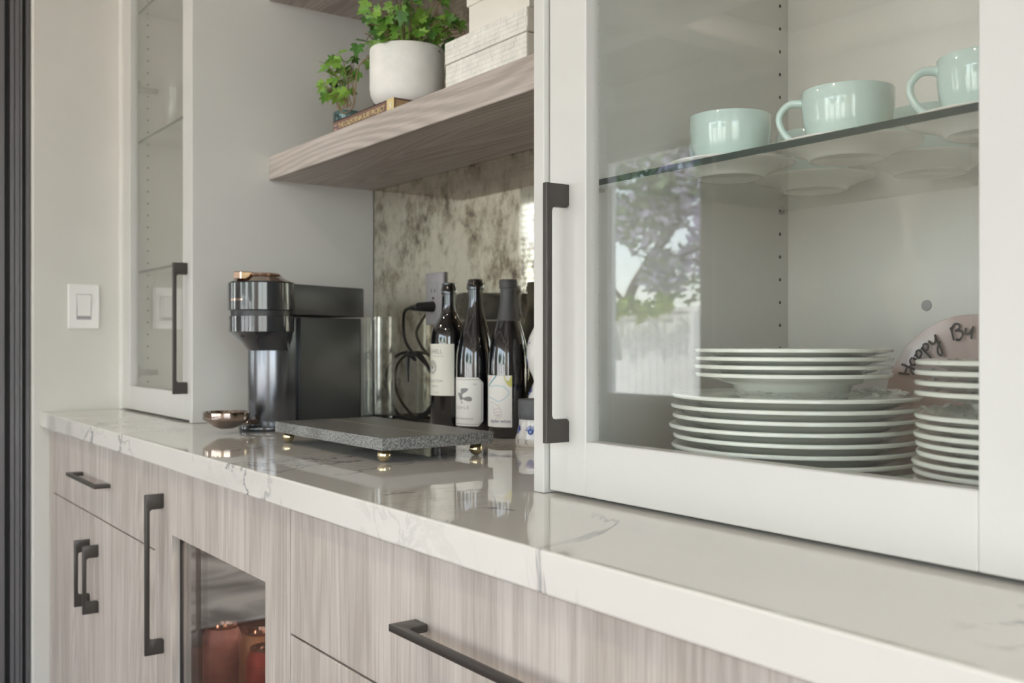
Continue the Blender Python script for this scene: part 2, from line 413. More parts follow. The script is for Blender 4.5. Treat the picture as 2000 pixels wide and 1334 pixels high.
box(bm, X_R, X_R+.12, Y_F-.15, RW[0], 0, CEIL); box(bm, X_R, X_R+.12, RW[1], Y_B+.12, 0, CEIL)
box(bm, X_R, X_R+.12, RW[0], RW[1], 0, RW[2]); box(bm, X_R, X_R+.12, RW[0], RW[1], RW[3], CEIL)
struct('wall_right', bm, M['white'])
bm = bmesh.new()
for a in ((RW[0], RW[0]+.06, RW[2], RW[3]), (RW[1]-.06, RW[1], RW[2], RW[3]), (RW[0]+.06, RW[1]-.06, RW[2], RW[2]+.06), (RW[0]+.06, RW[1]-.06, RW[3]-.06, RW[3]), (-.955, -.895, RW[2]+.06, RW[3]-.06)):
    box(bm, X_R+.02, X_R+.09, *a, .002)
w3 = struct('window_3', bm, M['white'])
bm = bmesh.new(); box(bm, X_R+.05, X_R+.056, RW[0]+.06, -.955, RW[2]+.06, RW[3]-.06); mesh('window_pane', bm, M['pane'], w3)
bm = bmesh.new(); box(bm, X_R+.05, X_R+.056, -.895, RW[1]-.06, RW[2]+.06, RW[3]-.06); mesh('window_pane', bm, M['pane'], w3)
l = bpy.data.lights.new('portal', 'AREA'); l.shape = 'RECTANGLE'; l.size = RW[3]-RW[2]; l.size_y = RW[1]-RW[0]; l.cycles.is_portal = True
o = bpy.data.objects.new('portal', l); COL.objects.link(o); o.location = (X_R-.01, (RW[0]+RW[1])/2, (RW[2]+RW[3])/2); o.rotation_euler = (0, math.pi/2, 0)
# front wall with three openings: (x0, x1, z0, z1)
WIN = [(-7.40, -6.10, CT-.15, CT+1.50), (-5.21, -4.24, CT-.205, CT+1.47), (-2.55, 1.70, .02, CT+1.50)]
bm = bmesh.new(); xs = X_L
for x0, x1, z0, z1 in WIN:
    box(bm, xs, x0, Y_F-.15, Y_F, 0, CEIL)
    if z0 > .05: box(bm, x0, x1, Y_F-.15, Y_F, 0, z0)
    box(bm, x0, x1, Y_F-.15, Y_F, z1, CEIL); xs = x1
box(bm, xs, X_R, Y_F-.15, Y_F, 0, CEIL)
struct('wall_front', bm, M['white'])
for i, (x0, x1, z0, z1) in enumerate(WIN[:2]):
    bm = bmesh.new(); frame(bm, x0, x1, z0, z1, .05, Y_F-.10, Y_F-.03); w = struct('window_%d' % (i+1), bm, M['white'])
    bm = bmesh.new(); frame(bm, x0-.09, x1+.09, z0-.09, z1+.09, .10, Y_F-.005, Y_F+.025); mesh('casing', bm, M['white'], w)
    bm = bmesh.new(); box(bm, x0+.05, x1-.05, Y_F-.07, Y_F-.064, z0+.05, z1-.05); mesh('window_pane', bm, M['pane'], w)
    if i == 0:
        z = z0 + .09
        while z < z1 - .07:
            bm = bmesh.new(); t = bmesh.new(); box(t, x0+.06, x1-.06, -.024, .024, -.0012, .0012)
            add(bm, t, 0, Matrix.Translation((0, Y_F-.03, z)) @ Matrix.Rotation(math.radians(24), 4, 'X'))
            mesh('blind_slat', bm, M['white'], w); z += .052
x0, x1, z0, z1 = WIN[2]
bm = bmesh.new(); frame(bm, x0, x1, z0, z1, .06, Y_F-.12, Y_F-.02); d2 = struct('door_2', bm, M['white'])
n = 4; pw = (x1-x0-.12)/n
for k in range(n):
    a = x0+.06+k*pw
    bm = bmesh.new(); frame(bm, a, a+pw, z0+.06, z1-.06, .075, Y_F-.10, Y_F-.05); s = mesh('sliding_panel', bm, M['white'], d2)
    bm = bmesh.new(); box(bm, a+.075, a+pw-.075, Y_F-.08, Y_F-.074, z0+.135, z1-.135); mesh('door_pane', bm, M['pane'], s)
# portals at the openings
for x0, x1, z0, z1 in WIN:
    l = bpy.data.lights.new('portal', 'AREA'); l.shape = 'RECTANGLE'; l.size = x1-x0; l.size_y = z1-z0; l.cycles.is_portal = True
    o = bpy.data.objects.new('portal', l); COL.objects.link(o); o.location = ((x0+x1)/2, Y_F-.01, (z0+z1)/2); o.rotation_euler = (math.pi/2, 0, 0)

# dark grooved door jamb at the end of the left wall
bm = bmesh.new(); box(bm, -3.05, -2.878, .398, .5072, .001, CEIL-.135)
jr = struct('door_1', bm, M['gasket'])  # black backing puts the shade of the grooves between ribs into colour
for y0, y1, xo in ((.400, .4455, -2.858), (.4585, .4690, -2.862), (.4705, .4820, -2.862), (.4825, .4862, -2.855), (.4955, .5068, -2.868)):
    bm = bmesh.new(); box(bm, -2.8785, xo, y0, y1, .001, CEIL-.135, .0015); mesh('frame_rib', bm, M['frame_dark'], jr)

# recessed ceiling lights
M['lamp_on'] = None
def emit(name, col, s):
    m = bpy.data.materials.new(name); m.use_nodes = True; t = m.node_tree; t.nodes.clear()
    e = t.nodes.new('ShaderNodeEmission'); e.inputs[0].default_value = (*col, 1); e.inputs[1].default_value = s
    o = t.nodes.new('ShaderNodeOutputMaterial'); t.links.new(e.outputs[0], o.inputs[0]); return m
first = None
for x, y, p, lb_ in DOWNLIGHTS:
    loc = (x, y, CEIL)
    if first is None:
        first = thing('recessed_downlight', lb_, 'ceiling light', loc, group='recessed downlights in the ceiling')
        bm = bmesh.new(); lathe(bm, [(.048, -.002), (.066, -.006), (.072, 0), (.048, 0), (.048, -.002)], 32); mesh('trim_ring', bm, M['white'], first, True, local=True)
    else: dup(first, loc, lb_)
    l = bpy.data.lights.new('downlight', 'AREA'); l.shape = 'DISK'; l.size = .09; l.energy = p; l.color = (1, .83, .64)
    o = bpy.data.objects.new('downlight_lamp', l); COL.objects.link(o); o.location = (x, y, CEIL-.012)

# ================================================================ OUTSIDE
bm = bmesh.new(); box(bm, -30, 14, -16, Y_F-.15, -.22, -.1)
struct('ground', bm, pm('pale_patio', (.55, .53, .49), .8, bump=.1, bscale=20))
fence = thing('garden_fence', 'long white board fence with a flat cap rail at the end of the garden', 'fence', (-4, -9.0, -.1))
bm = bmesh.new(); box(bm, -.074, .074, -.012, .012, 0, 1.66, .004); b0 = mesh('fence_board', bm, M['white'], fence, local=True)
b0.location = (-14, 0, 0)
for k in range(1, 150):
    b = b0.copy(); COL.objects.link(b); b.location = (-14+k*.155, 0, 0)
bm = bmesh.new(); box(bm, -14.1, 9.3, -.05, .05, 1.66, 1.74, .01); mesh('cap_rail', bm, M['white'], fence, local=True)
bm = bmesh.new(); box(bm, -.06, .06, 0, .12, 0, 1.66, .01); p0 = mesh('fence_post', bm, M['white'], fence, local=True); p0.location = (-13.2, 0, 0)
for k in range(1, 10):
    p = p0.copy(); COL.objects.link(p); p.location = (-13.2+k*2.4, 0, 0)
# jacaranda: trunk, limbs and leaf and blossom clusters
def leafcloud(name, parent, mat, blobs, n, size, seed):
    rnd = random.Random(seed); vs = []; fs = []
    for i in range(n):
        c, r = rnd.choice(blobs)
        d = Vector((rnd.gauss(0, 1), rnd.gauss(0, 1), rnd.gauss(0, 1))).normalized()*r*rnd.random()**.45
        p = Vector(c)+d; s = size*rnd.uniform(.5, 1.3)
        u = Vector((rnd.gauss(0, 1), rnd.gauss(0, 1), rnd.gauss(0, 1))).normalized(); w = u.orthogonal().normalized()*s*.5; u = u*s
        k = len(vs); vs += [p-u, p+w, p+u, p-w]; fs.append((k, k+1, k+2, k+3))
    me = bpy.data.meshes.new(name); me.from_pydata([tuple(v-LOCS[parent]) for v in vs], [], fs); me.materials.append(mat)
    o = bpy.data.objects.new(name, me); COL.objects.link(o); o.parent = parent; o['kind'] = 'stuff'; return o
TX, TY = -15.2, -12.2
tree = thing('blossoming_tree', 'tall green tree with violet blossom and dark slanting limbs beyond the white fence', 'tree', (TX, TY, -.1))
bm = bmesh.new()
tube(bm, [(TX, TY, -.1), (TX+.1, TY, 1.2), (TX+.5, TY+.1, 2.2), (TX+1.6, TY, 3.4), (TX+2.6, TY, 4.6)], .2, 8, rfun=lambda t: .15-.10*t)
for pts in ([(TX+.3, TY, 1.8), (TX-1.0, TY, 3.0), (TX-2.2, TY, 4.6)], [(TX+.8, TY, 2.6), (TX+2.4, TY, 2.9), (TX+4.6, TY, 3.4)], [(TX+1.4, TY, 3.2), (TX+1.2, TY, 4.6), (TX+1.6, TY, 6)],
            [(TX+1.8, TY, 2.75), (TX+3.0, TY+.2, 2.4), (TX+4.6, TY+.3, 2.5)], [(TX+2.1, TY, 4), (TX+3.8, TY, 4.4), (TX+5, TY, 5.2)]):
    tube(bm, pts, .1, 6, rfun=lambda t: .06-.04*t)
mesh('trunk', bm, pm('bark', (.09, .075, .06), .9), tree, True)
rnd = random.Random(3); bl = [((TX+rnd.uniform(-2.6, 3.6), TY+rnd.uniform(-.6, .9), rnd.uniform(2.3, 6.6)), rnd.uniform(.45, .95)) for _ in range(46)]
leafcloud('foliage', tree, pm('tree_leaf', (.26, .36, .20), .6, var=.3), bl[:34], 8000, .12, 1)
leafcloud('blossom', tree, pm('violet_blossom', (.72, .66, .90), .7, var=.2), bl[14:], 9000, .12, 2)
for (x, y, s, lab, sd) in ((-7.6, -12.6, 1.3, 'dense green shrub beyond the fence behind the middle boards', 6), (-.6, -12.8, 1.2, 'tall dense green shrub beyond the fence opposite the sliding doors', 7), (6.2, -12.6, 1.2, 'dense green shrub beyond the fence, near end', 8)):
    sh = thing('garden_shrub', lab, 'shrub', (x, y, -.1))
    rnd = random.Random(sd); bb = [((x+rnd.uniform(-1.5, 1.5)*s, y+rnd.uniform(-.6, .6), rnd.uniform(.6, 3.0*s)), rnd.uniform(.5, .9)*s) for _ in range(16)]
    leafcloud('foliage', sh, pm('shrub_leaf', (.09, .16, .06), .6, var=.3), bb, 5000, .12, sd)
    bm = bmesh.new(); tube(bm, [(x, y, -.1), (x+.1, y, .8), (x, y, 1.8*s)], .07, 6); mesh('trunk', bm, pm('shrub_bark', (.09, .075, .06), .9), sh, True)
vine = thing('fence_vine', 'lime green creeper spilling over the top of the white fence', 'vine', (-11.2, -8.9, 1.2))
leafcloud('foliage', vine, pm('vine_leaf', (.30, .42, .08), .6, var=.25), [((-11.2+.24*k, -8.60, 1.62+.06*math.sin(k*2)), .17) for k in range(-3, 5)], 900, .07, 9)
bm = bmesh.new(); tube(bm, [(-11.9, -8.86, 1.58), (-11.3, -8.82, 1.67), (-10.5, -8.86, 1.6)], .02, 6); mesh('stem', bm, M['stem'], vine, True)
# closed patio parasol
UX, UY = -7.55, -5.05
um = thing('patio_parasol', 'closed cream fabric parasol tied round its pole on the patio', 'parasol', (UX, UY, -.1))
bm = bmesh.new(); tube(bm, [(UX, UY, -.1), (UX, UY, 2.75)], .025, 10, smoothpath=False); mesh('pole', bm, M['steel'], um, True)
bm = bmesh.new(); lathe(bm, [(.26, 0), (.26, .06), (.05, .09), (.04, .2), (0, .2)], 24, (UX, UY, -.1)); mesh('base', bm, M['frame_dark'], um, True)
def folds(bm, prof, c, n=64, k=9, amp=.2):
    rings = []
    for r, z in prof: rings.append([bm.verts.new((c[0]+r*(1+amp*math.sin(k*2*math.pi*i/n))*math.cos(2*math.pi*i/n), c[1]+r*(1+amp*math.sin(k*2*math.pi*i/n))*math.sin(2*math.pi*i/n), z)) for i in range(n)])
    for a, b in zip(rings, rings[1:]):
        for i in range(n): bm.faces.new([a[i], a[(i+1) % n], b[(i+1) % n], b[i]])
bm = bmesh.new(); folds(bm, [(.20, .93), (.17, 1.15), (.105, 1.5), (.10, 1.9), (.085, 2.3), (.05, 2.62), (.03, 2.7)], (UX, UY))
mesh('canopy', bm, pm('cream_canvas', (.66, .63, .58), .9), um, True)
bm = bmesh.new(); lathe(bm, [(.125, 1.46), (.128, 1.5), (.125, 1.54)], 24, (UX, UY, 0)); mesh('tie_band', bm, M['white'], um, True)
# rug and floor inside
bm = bmesh.new(); box(bm, -7.2, -3.78, -2.5, .75, .001, .014, .004)
tag(mesh('area_rug', bm, M['rug']), 'grey and white cloudy area rug mirrored in the beverage cooler glass', 'rug')

# ================================================================ HANDLES
def handle_bm(length, axis, proj=.033, w=.008, post=.027):
    """square-cornered bar pull; base plane y = 0, projects to -y; local axes"""
    bm = bmesh.new(); h = length/2
    t = bmesh.new()
    # profile in (s, y): bar with two posts; inner corners softened
    r = .005
    pts = [(-h, -proj), (h, -proj), (h, 0), (h-post+.003, 0), (h-post, -.003), (h-post, -proj+w+r), (h-post-r*.3, -proj+w+r*.3), (h-post-r, -proj+w),
           (-h+post+r, -proj+w), (-h+post+r*.3, -proj+w+r*.3), (-h+post, -proj+w+r), (-h+post, -.003), (-h+post-.003, 0), (-h, 0)]
    prism(t, pts, -w/2, w/2, bev=.0007)
    if axis == 'X': mt = Matrix.Identity(4)
    else: mt = Matrix(((0, 0, 1, 0), (0, 1, 0, 0), (-1, 0, 0, 0), (0, 0, 0, 1)))
    add(bm, t, 0, mt); return bm
def handle(parent, x, y, z, length, axis, label=None):
    bm = handle_bm(length, axis); bmesh.ops.translate(bm, verts=bm.verts, vec=(x, y, z))
    bmesh.ops.recalc_face_normals(bm, faces=bm.faces)
    return mesh('handle', bm, M['black'], parent, 30)

# ================================================================ BASE CABINETS
YF = .545; ZT = CT-.0405; ZK = .10
base = thing('base_cabinet', 'grey oak base cabinet with one drawer over two doors at the far left', 'cabinet', (-2.36, .87, 0))
bm = bmesh.new(); box(bm, -2.832, -1.8885, .567, 1.185, ZK, ZT); box(bm, -2.78, -1.9, .62, 1.1, 0.001, ZK); mesh('carcass', bm, M['wood_v'], base)
bm = bmesh.new(); box(bm, -2.8435, -2.783, YF+.004, .566, ZK, ZT, .001); mesh('filler_strip', bm, M['wood_v'], base)
bm = bmesh.new(); box(bm, -2.780, -1.8895, YF, .566, CT-.2035, CT-.043, .001); dr = mesh('drawer', bm, M['wood_v'], base)
handle(dr, -2.337, YF, CT-.1225, .268, 'X')
for a, b_, hx in ((-2.780, -2.3465, -2.387), (-2.3435, -1.8895, -2.309)):
    bm = bmesh.new(); box(bm, a, b_, YF, .566, ZK, CT-.2065, .001); d = mesh('door', bm, M['wood_v'], base)
    handle(d, hx, YF, CT-.338, .149, 'Z')
fr = thing('beverage_cooler', 'beverage cooler behind a grey oak framed glass door', 'cooler', (-1.577, .87, 0))
bm = bmesh.new()
FX0, FX1, FY0, FY1 = -1.884, -1.270, .588, 1.15
box(bm, FX0, FX0+.02, FY0, FY1, .09, ZT-.02); box(bm, FX1-.02, FX1, FY0, FY1, .09, ZT-.02); box(bm, FX0, FX1, FY1, FY1+.02, .09, ZT-.02)
box(bm, FX0, FX1, FY0, FY1, ZT-.04, ZT-.005); box(bm, FX0, FX1, FY0, FY1, .06, .09)
mesh('liner', bm, M['fridge_in'], fr)
WX0, WX1, WZ0, WZ1 = -1.7857, -1.3536, .19, CT-.161
bm = bmesh.new()
for a in ((-1.8855, WX0, .10, CT-.0415), (WX1, -1.2685, .10, CT-.0415), (WX0, WX1, WZ1, CT-.0415), (WX0, WX1, .10, WZ0)):
    box(bm, a[0], a[1], YF, .572, a[2], a[3], .0006)
fd = mesh('door', bm, M['wood_v'], fr)
bm = bmesh.new(); box(bm, WX0, WX1, .5625, .5685, WZ0, WZ1); mesh('glass_pane', bm, M['coated'], fd)
bm = bmesh.new(); frame(bm, WX0-.004, WX1+.004, WZ0-.004, WZ1+.004, .009, .5725, .587); frame(bm, WX0, WX1, WZ0, WZ1, .0055, .5598, .5624, 0); mesh('gasket', bm, M['gasket'], fd)
handle(fd, -1.834, YF, CT-.2375, .289, 'Z')
CS = CT-.436
for z in (CS, CS-.30):
    bm = bmesh.new()
    box(bm, FX0+.021, FX1-.021, .60, 1.14, z-.006, z)
    mesh('shelf', bm, M['pane'], fr)
dw = thing('drawer_cabinet', 'grey oak drawer base with a long bar pull under the right hand glass cabinet', 'cabinet', (-.81, .87, 0))
bm = bmesh.new(); box(bm, -1.2665, -.354, .567, 1.185, ZK, ZT); box(bm, -1.24, -.37, .62, 1.1, .001, ZK); mesh('carcass', bm, M['wood_v'], dw)
for z0, z1 in ((CT-.2125, CT-.0455), (CT-.514, CT-.2155), (ZK, CT-.517)):
    bm = bmesh.new(); box(bm, -1.2655, -.355, YF, .566, z0, z1, .001); d = mesh('drawer', bm, M['wood_v'], dw)
    handle(d, -.786, YF, z1-.077, .291, 'X')
d3 = thing('end_cabinet', 'grey oak base cabinet door at the near right end', 'cabinet', (-.15, .87, 0))
bm = bmesh.new(); box(bm, -.352, .05, .567, 1.185, ZK, ZT); mesh('carcass', bm, M['wood_v'], d3)
bm = bmesh.new(); box(bm, -.3515, .05, YF, .566, ZK, CT-.0455, .001); d = mesh('door', bm, M['wood_v'], d3)
bm = bmesh.new(); box(bm, -.33, .03, .62, 1.1, .001, ZK); mesh('plinth', bm, M['wood_v'], d3)

l = bpy.data.lights.new('cooler_fill', 'AREA'); l.shape = 'RECTANGLE'; l.size = .4; l.size_y = .03; l.energy = 2.6; l.color = (1, .93, .85)  # unseen fill lamp added to brighten the cans behind the glass
o = bpy.data.objects.new('cooler_fill', l); COL.objects.link(o); o.location = (-1.577, .70, ZT-.045)
# drink cans in the cooler
def can(x, y, mat, txt, lab):
    c = thing('drink_can', lab, 'can', (x, y, CS+.0005), group='drink cans in the cooler')
    bm = bmesh.new(); lathe(bm, [(0, .004), (.022, .004), (.026, 0), (.033, .010), (.033, .104), (.031, .110), (.0268, .119), (.0265, .122)], 32); mesh('body', bm, mat, c, 'all', local=True)
    bm = bmesh.new(); lathe(bm, [(.0268, .1215), (.027, .1235), (.0255, .1235), (.024, .118), (0, .118)], 32); mesh('lid', bm, M['copper'], c, True, local=True)
    bm = bmesh.new(); a = math.atan2(-y, -x); t = text_bm(txt, .014, align='CENTER'); wrap(bm, t, .0333, a-.15, .088); mesh('lettering', bm, M['print_red'], c, local=True)
    bm = bmesh.new(); wrap(bm, ribbon_pts([(-.012, 0), (-.004, .012), (.008, .010), (.012, -.004), (.002, -.014), (-.012, 0)], .0015), .0333, a-.2, .05); mesh('motif', bm, M['print_red'], c, local=True)
can(-1.5385, .622, M['can_red'], '100', 'red drink can furthest right behind the cooler glass')
can(-1.632, .646, M['can_amber'], '', 'amber drink can in the middle of the cooler shelf, left of the red one')
can(-1.703, .607, M['can_rose'], '100', 'rose coloured drink can furthest left on the cooler shelf')
can(-1.560, .712, M['can_red'], '', 'red drink can in the second row behind the cooler glass')

# ================================================================ COUNTERTOP, MIRROR, SHELVES
bm = bmesh.new(); box(bm, -2.8435, .06, .5256, 1.1785, CT-.0385, CT, .0024, seg=2)
tag(mesh('countertop', bm, M['quartz']), 'polished white quartz countertop with grey veins along the whole run', 'countertop')
bm = bmesh.new(); box(bm, -2.2216, -.9585, 1.179, 1.187, CT+.001, 2.66, .001)
tag(mesh('antique_mirror', bm, [M['mirror']]), 'mottled antique mirror panel at the back of the open niche', 'mirror')
def shelf(z, lab):
    bm = bmesh.new(); box(bm, -2.2221, -.9581, .9033, 1.1785, z, z+.0544, .0012)
    tag(mesh('floating_shelf', bm, M['wood_h']), lab, 'shelf')
shelf(CT+.5617, 'thick grey oak floating shelf carrying the ivy pot and pearl boxes')
shelf(CT+.9812, 'upper grey oak floating shelf cut by the top of the photo')

# ================================================================ TALL GLASS CABINETS
ZC = 2.66
def tall_cabinet(name, label, xl, xr, zs, shelf_front, hx, pins, hinge_x):
    c = thing(name, label, 'cabinet', ((xl+xr)/2, .95, CT))
    for a, b_ in ((xl, xl+.0195), (xr-.0195, xr)):
        bm = bmesh.new(); box(bm, a, b_, .7242, 1.1785, CT+.0006, ZC, .0008)
        p = mesh('side_panel', bm, M['paint_lit'] if (a == xl and xl < -2) else M['paint'], c)  # far left panel gets the lightened paint so it looks better lit
        # shelf pin holes as dark cups set in the panel face
        inner = b_ if a == xl else a; sgn = 1 if a == xl else -1
        bm = bmesh.new()
        for y in pins:
            z = CT+.0405
            while z < ZC-.1:
                t = bmesh.new(); lathe(t, [(.0024, 0), (.0031, .0003), (.0033, 0)], 10); lathe(t, [(0, .0001), (.0025, .0001)], 10, mat=1)
                add(bm, t, 0, Matrix.Translation((inner, y, z)) @ Matrix.Rotation(sgn*math.pi/2, 4, 'Y')); z += .0329
        h = mesh('pin_holes', bm, [M['paint'], M['gasket']], p); h['kind'] = 'stuff'
    bm = bmesh.new(); box(bm, xl+.0195, xr-.0195, .755, 1.178, CT+.003, CT+.019); mesh('bottom_panel', bm, M['paint_lit'], c)
    bm = bmesh.new(); box(bm, xl+.0195, xr-.0195, .755, 1.178, ZC-.02, ZC); mesh('top_panel', bm, M['paint'], c)
    bm = bmesh.new(); box(bm, xl+.0195, xr-.0195, 1.1735, 1.1835, CT+.019, ZC-.02); mesh('back_panel', bm, M['paint_lit'], c)
    dx0, dx1 = xl+.0222, xr-.0222
    bm = bmesh.new()
    fw = .0665
    t = bmesh.new(); frame(t, dx0, dx1, CT+.0042, ZC-.004, fw, .731, .752, .0012, wb=.0625); add(bm, t)
    # stepped inner lip that holds the pane
    d = mesh('door', bm, M['paint'], c)
    bm = bmesh.new(); box(bm, dx0+fw-.002, dx1-fw+.002, .7435, .7475, CT+.064, ZC-.068); mesh('glass_pane', bm, M['glass'], d)
    handle(d, hx, .731, CT+.2137, .2990, 'Z')
    for z in zs:
        x0, x1 = xl+.0207, xr-.0207
        t = bmesh.new(); box(t, x0, x1, shelf_front, 1.170, CT+z, CT+z+.0085, .0006)
        t.normal_update()
        for f in t.faces: f.material_index = 1 if f.normal.y < -.9 else 0
        bm = bmesh.new(); add(bm, t); s = mesh('glass_shelf', bm, [M['shelf_glass'], M['glass_edge']], c)
        bm = bmesh.new()
        for x, sg in ((x0-.001, 1), (x1+.001, -1)):
            for y in pins:
                t = bmesh.new(); lathe(t, [(0, 0), (.0028, 0), (.0028, .010), (0, .011)], 10); add(bm, t, 0, Matrix.Translation((x, y, CT+z-.003)) @ Matrix.Rotation(sg*math.pi/2, 4, 'Y'))
        mesh('shelf_pins', bm, M['steel'], s)
    sg = 1 if hinge_x < (xl+xr)/2 else -1
    for z in (.100, .879, 1.60):
        bm = bmesh.new()
        box(bm, min(hinge_x, hinge_x+sg*.014), max(hinge_x, hinge_x+sg*.014), .757, .822, CT+z-.007, CT+z+.007, .002)
        box(bm, min(hinge_x, hinge_x+sg*.022), max(hinge_x, hinge_x+sg*.022), .752, .772, CT+z-.014, CT+z+.020, .003)
        mesh('hinge', bm, M['steel'], c, 30)
    return c
lc = tall_cabinet('glass_cabinet', 'tall pale grey glass door cabinet at the far left holding clear tumblers', -2.8440, -2.2226, (.3705, .7275, 1.083), .772, -2.2795, (.797, 1.155), -2.8245)
rc = tall_cabinet('glass_cabinet', 'large pale grey glass door cabinet at right holding mint cups and plates', -.9573, -.3175, (.3704, ), .795, -.9020, (.8087, 1.155), -.3370)
bm = bmesh.new(); t = bmesh.new(); lathe(t, [(0, 0), (.0072, 0), (.0068, .0012), (0, .0014)], 24); add(bm, t, 0, Matrix.Translation((-.720, 1.1735, CT+.2273)) @ Matrix.Rotation(math.pi/2, 4, 'X'))
mesh('hole_cap', bm, M['plate_grey'], rc, True)

# tumblers in the left cabinet
tb = thing('glass_tumbler', 'clear straight tumbler on the middle glass shelf, left one of three', 'glass', (-2.65, .82, CT+.7362), group='clear tumblers in the left cabinet')
bm = bmesh.new(); lathe(bm, [(0, 0), (.025, 0), (.028, .004), (.031, .135), (.0297, .135), (.0265, .012), (0, .010)], 32); mesh('body', bm, M['tub'], tb, True, local=True)
dup(tb, (-2.60, .90, CT+.7362), 'clear straight tumbler on the middle glass shelf, right one of three')
dup(tb, (-2.705, .885, CT+.7362), 'clear straight tumbler on the middle glass shelf, rear one of three')

# ================================================================ LIGHT SWITCH, OUTLET
sw = thing('light_switch', 'white rocker light switch on the left wall', 'switch', (-2.845, .634, CT+.278))
bm = bmesh.new(); box(bm, -2.8449, -2.839, .5945, .6735, CT+.219, CT+.338, .0016); mesh('cover_plate', bm, M['switch'], sw)
bm = bmesh.new(); box(bm, -2.8391, -2.8386, .6152, .6528, CT+.2438, CT+.3122); mesh('rocker_gap', bm, M['plate_grey'], sw)  # grey plate drawn in place of the shaded gap round the rocker
bm = bmesh.new(); box(bm, -2.8392, -2.8365, .6165, .6515, CT+.2455, CT+.3105, .001)
for v in bm.verts:
    if v.co.x > -2.838: v.co.x += .0028*(v.co.z-(CT+.278))/.033
mesh('rocker', bm, M['switch'], sw)
ol = thing('wall_outlet', 'grey electrical outlet on the antique mirror behind the bottles', 'outlet', (-1.921, 1.179, CT+.28))
bm = bmesh.new(); box(bm, -1.959, -1.883, 1.1715, 1.1788, CT+.222, CT+.339, .002, seg=2); mesh('cover_plate', bm, M['plate_grey'], ol, 30)
bm = bmesh.new(); box(bm, -1.938, -1.904, 1.1695, 1.1716, CT+.245, CT+.316, .001); rc_ = mesh('receptacle', bm, M['plate_grey'], ol)
bm = bmesh.new()
for zc in (.298, .263):
    box(bm, -1.9295, -1.9275, 1.1690, 1.1697, CT+zc-.004, CT+zc+.004); box(bm, -1.9150, -1.9130, 1.1690, 1.1697, CT+zc-.004, CT+zc+.004)
mesh('slots', bm, M['gasket'], rc_)
bm = bmesh.new(); box(bm, -1.925, -1.917, 1.1688, 1.1697, CT+.2785, CT+.2835); mesh('test_button', bm, M['gasket'], rc_)

# ================================================================ COFFEE MACHINE
AX = math.atan2(.936, -.35)                    # machine axis (front to back) in plan
cm = thing('coffee_machine', 'dark capsule coffee machine with copper lid and clear tank in the niche corner', 'coffee machine', (-1.973, .787, CT), AX-math.pi/2)
def circ(r, cx=0, cy=0, a0=0, a1=360, n=32): return [(cx+r*math.cos(math.radians(a0+(a1-a0)*i/n)), cy+r*math.sin(math.radians(a0+(a1-a0)*i/n))) for i in range(n+1)]
HW = .0565
def capsule(y0, r, y1, rc=.012):
    """rounded front of radius r about y0, straight sides to y1 with small back corners"""
    return circ(r, 0, y0, 180, 360, 24) + circ(rc, r-rc, y1-rc, 0, 90, 6) + circ(rc, -r+rc, y1-rc, 90, 180, 6)
bm = bmesh.new(); prism(bm, capsule(.028, .049, .235, .014), .010, .2345, bev=.002)
# widen the rear body to the machine's full width
mesh('column', bm, M['mach_brush'], cm, 40, local=True)
bm = bmesh.new(); prism(bm, [(-HW, .055), (HW, .055)] + circ(.016, HW-.016, .250-.016, 0, 90, 8) + circ(.016, -HW+.016, .250-.016, 90, 180, 8), .006, .2345, bev=.002); mesh('body', bm, M['mach_mat'], cm, 40, local=True)
bm = bmesh.new(); prism(bm, capsule(.02, .062, .25, .016), 0.0, .011, bev=.003); mesh('foot', bm, M['mach'], cm, 40, local=True)
bm = bmesh.new(); lathe(bm, [(.049, .165), (.052, .180), (.062, .200), (.066, .2035), (.0665, .2345), (0, .2345)], 48)
for v in bm.verts:
    if v.co.z < .2034: v.co.y += .026*(.2035-v.co.z)/.0385
mesh('brew_head', bm, M['mach'], cm, 30, local=True)
bm = bmesh.new(); lathe(bm, [(.062, .2345), (.063, .246)], 48); mesh('groove_ring', bm, M['mach_mat'], cm, True, local=True)
bm = bmesh.new(); lathe(bm, [(0, .246), (.066, .246), (.0682, .248), (.0682, .302), (.066, .305), (.0, .306)], 64); hd = mesh('upper_head', bm, M['mach'], cm, 30, local=True)
bm = bmesh.new(); prism(bm, [(-HW, .03), (HW, .03)] + circ(.016, HW-.016, .258-.016, 0, 90, 8) + circ(.016, -HW+.016, .258-.016, 90, 180, 8), .2385, .3025, bev=.0015); mesh('arm', bm, M['mach_mat'], cm, 40, local=True)
bm = bmesh.new(); lathe(bm, [(.0665, .3042), (.061, .3072), (.048, .3125), (.0405, .3180), (0, .318)], 48); ld = mesh('lid_slope', bm, M['mink'], cm, 50, local=True)
bm = bmesh.new(); lathe(bm, [(.0408, .3176), (.0385, .3215), (.034, .3240), (0, .3245)], 48); mesh('lid_cap', bm, M['copper'], cm, 30, local=True)
bm = bmesh.new(); box(bm, -.011, .011, -.066, -.02, .309, .3245, .0015); mesh('lever', bm, M['copper'], cm, local=True)
bm = bmesh.new(); wrap(bm, text_bm('nespresso', .0085, align='CENTER'), .0685, -math.pi/2, .266); mesh('lettering', bm, M['copper'], cm, local=True)
bm = bmesh.new(); lathe(bm, [(0, .192), (.006, .192), (.008, .2035)], 16, (0, -.048, 0)); mesh('spout', bm, M['mach'], cm, True, local=True)
bm = bmesh.new(); lathe(bm, [(0, .010), (.015, .010), (.028, .016), (.0375, .024), (.0445, .0275), (.0455, .031), (.0455, .042), (.0435, .0435), (.042, .040), (.040, .030), (0, .028)], 48, (0, -.092, 0))
box(bm, -.014, .014, -.052, -.018, .014, .026, .002); mesh('cup_stand', bm, M['mink'], cm, 40, local=True)
TC = (.030, .330)
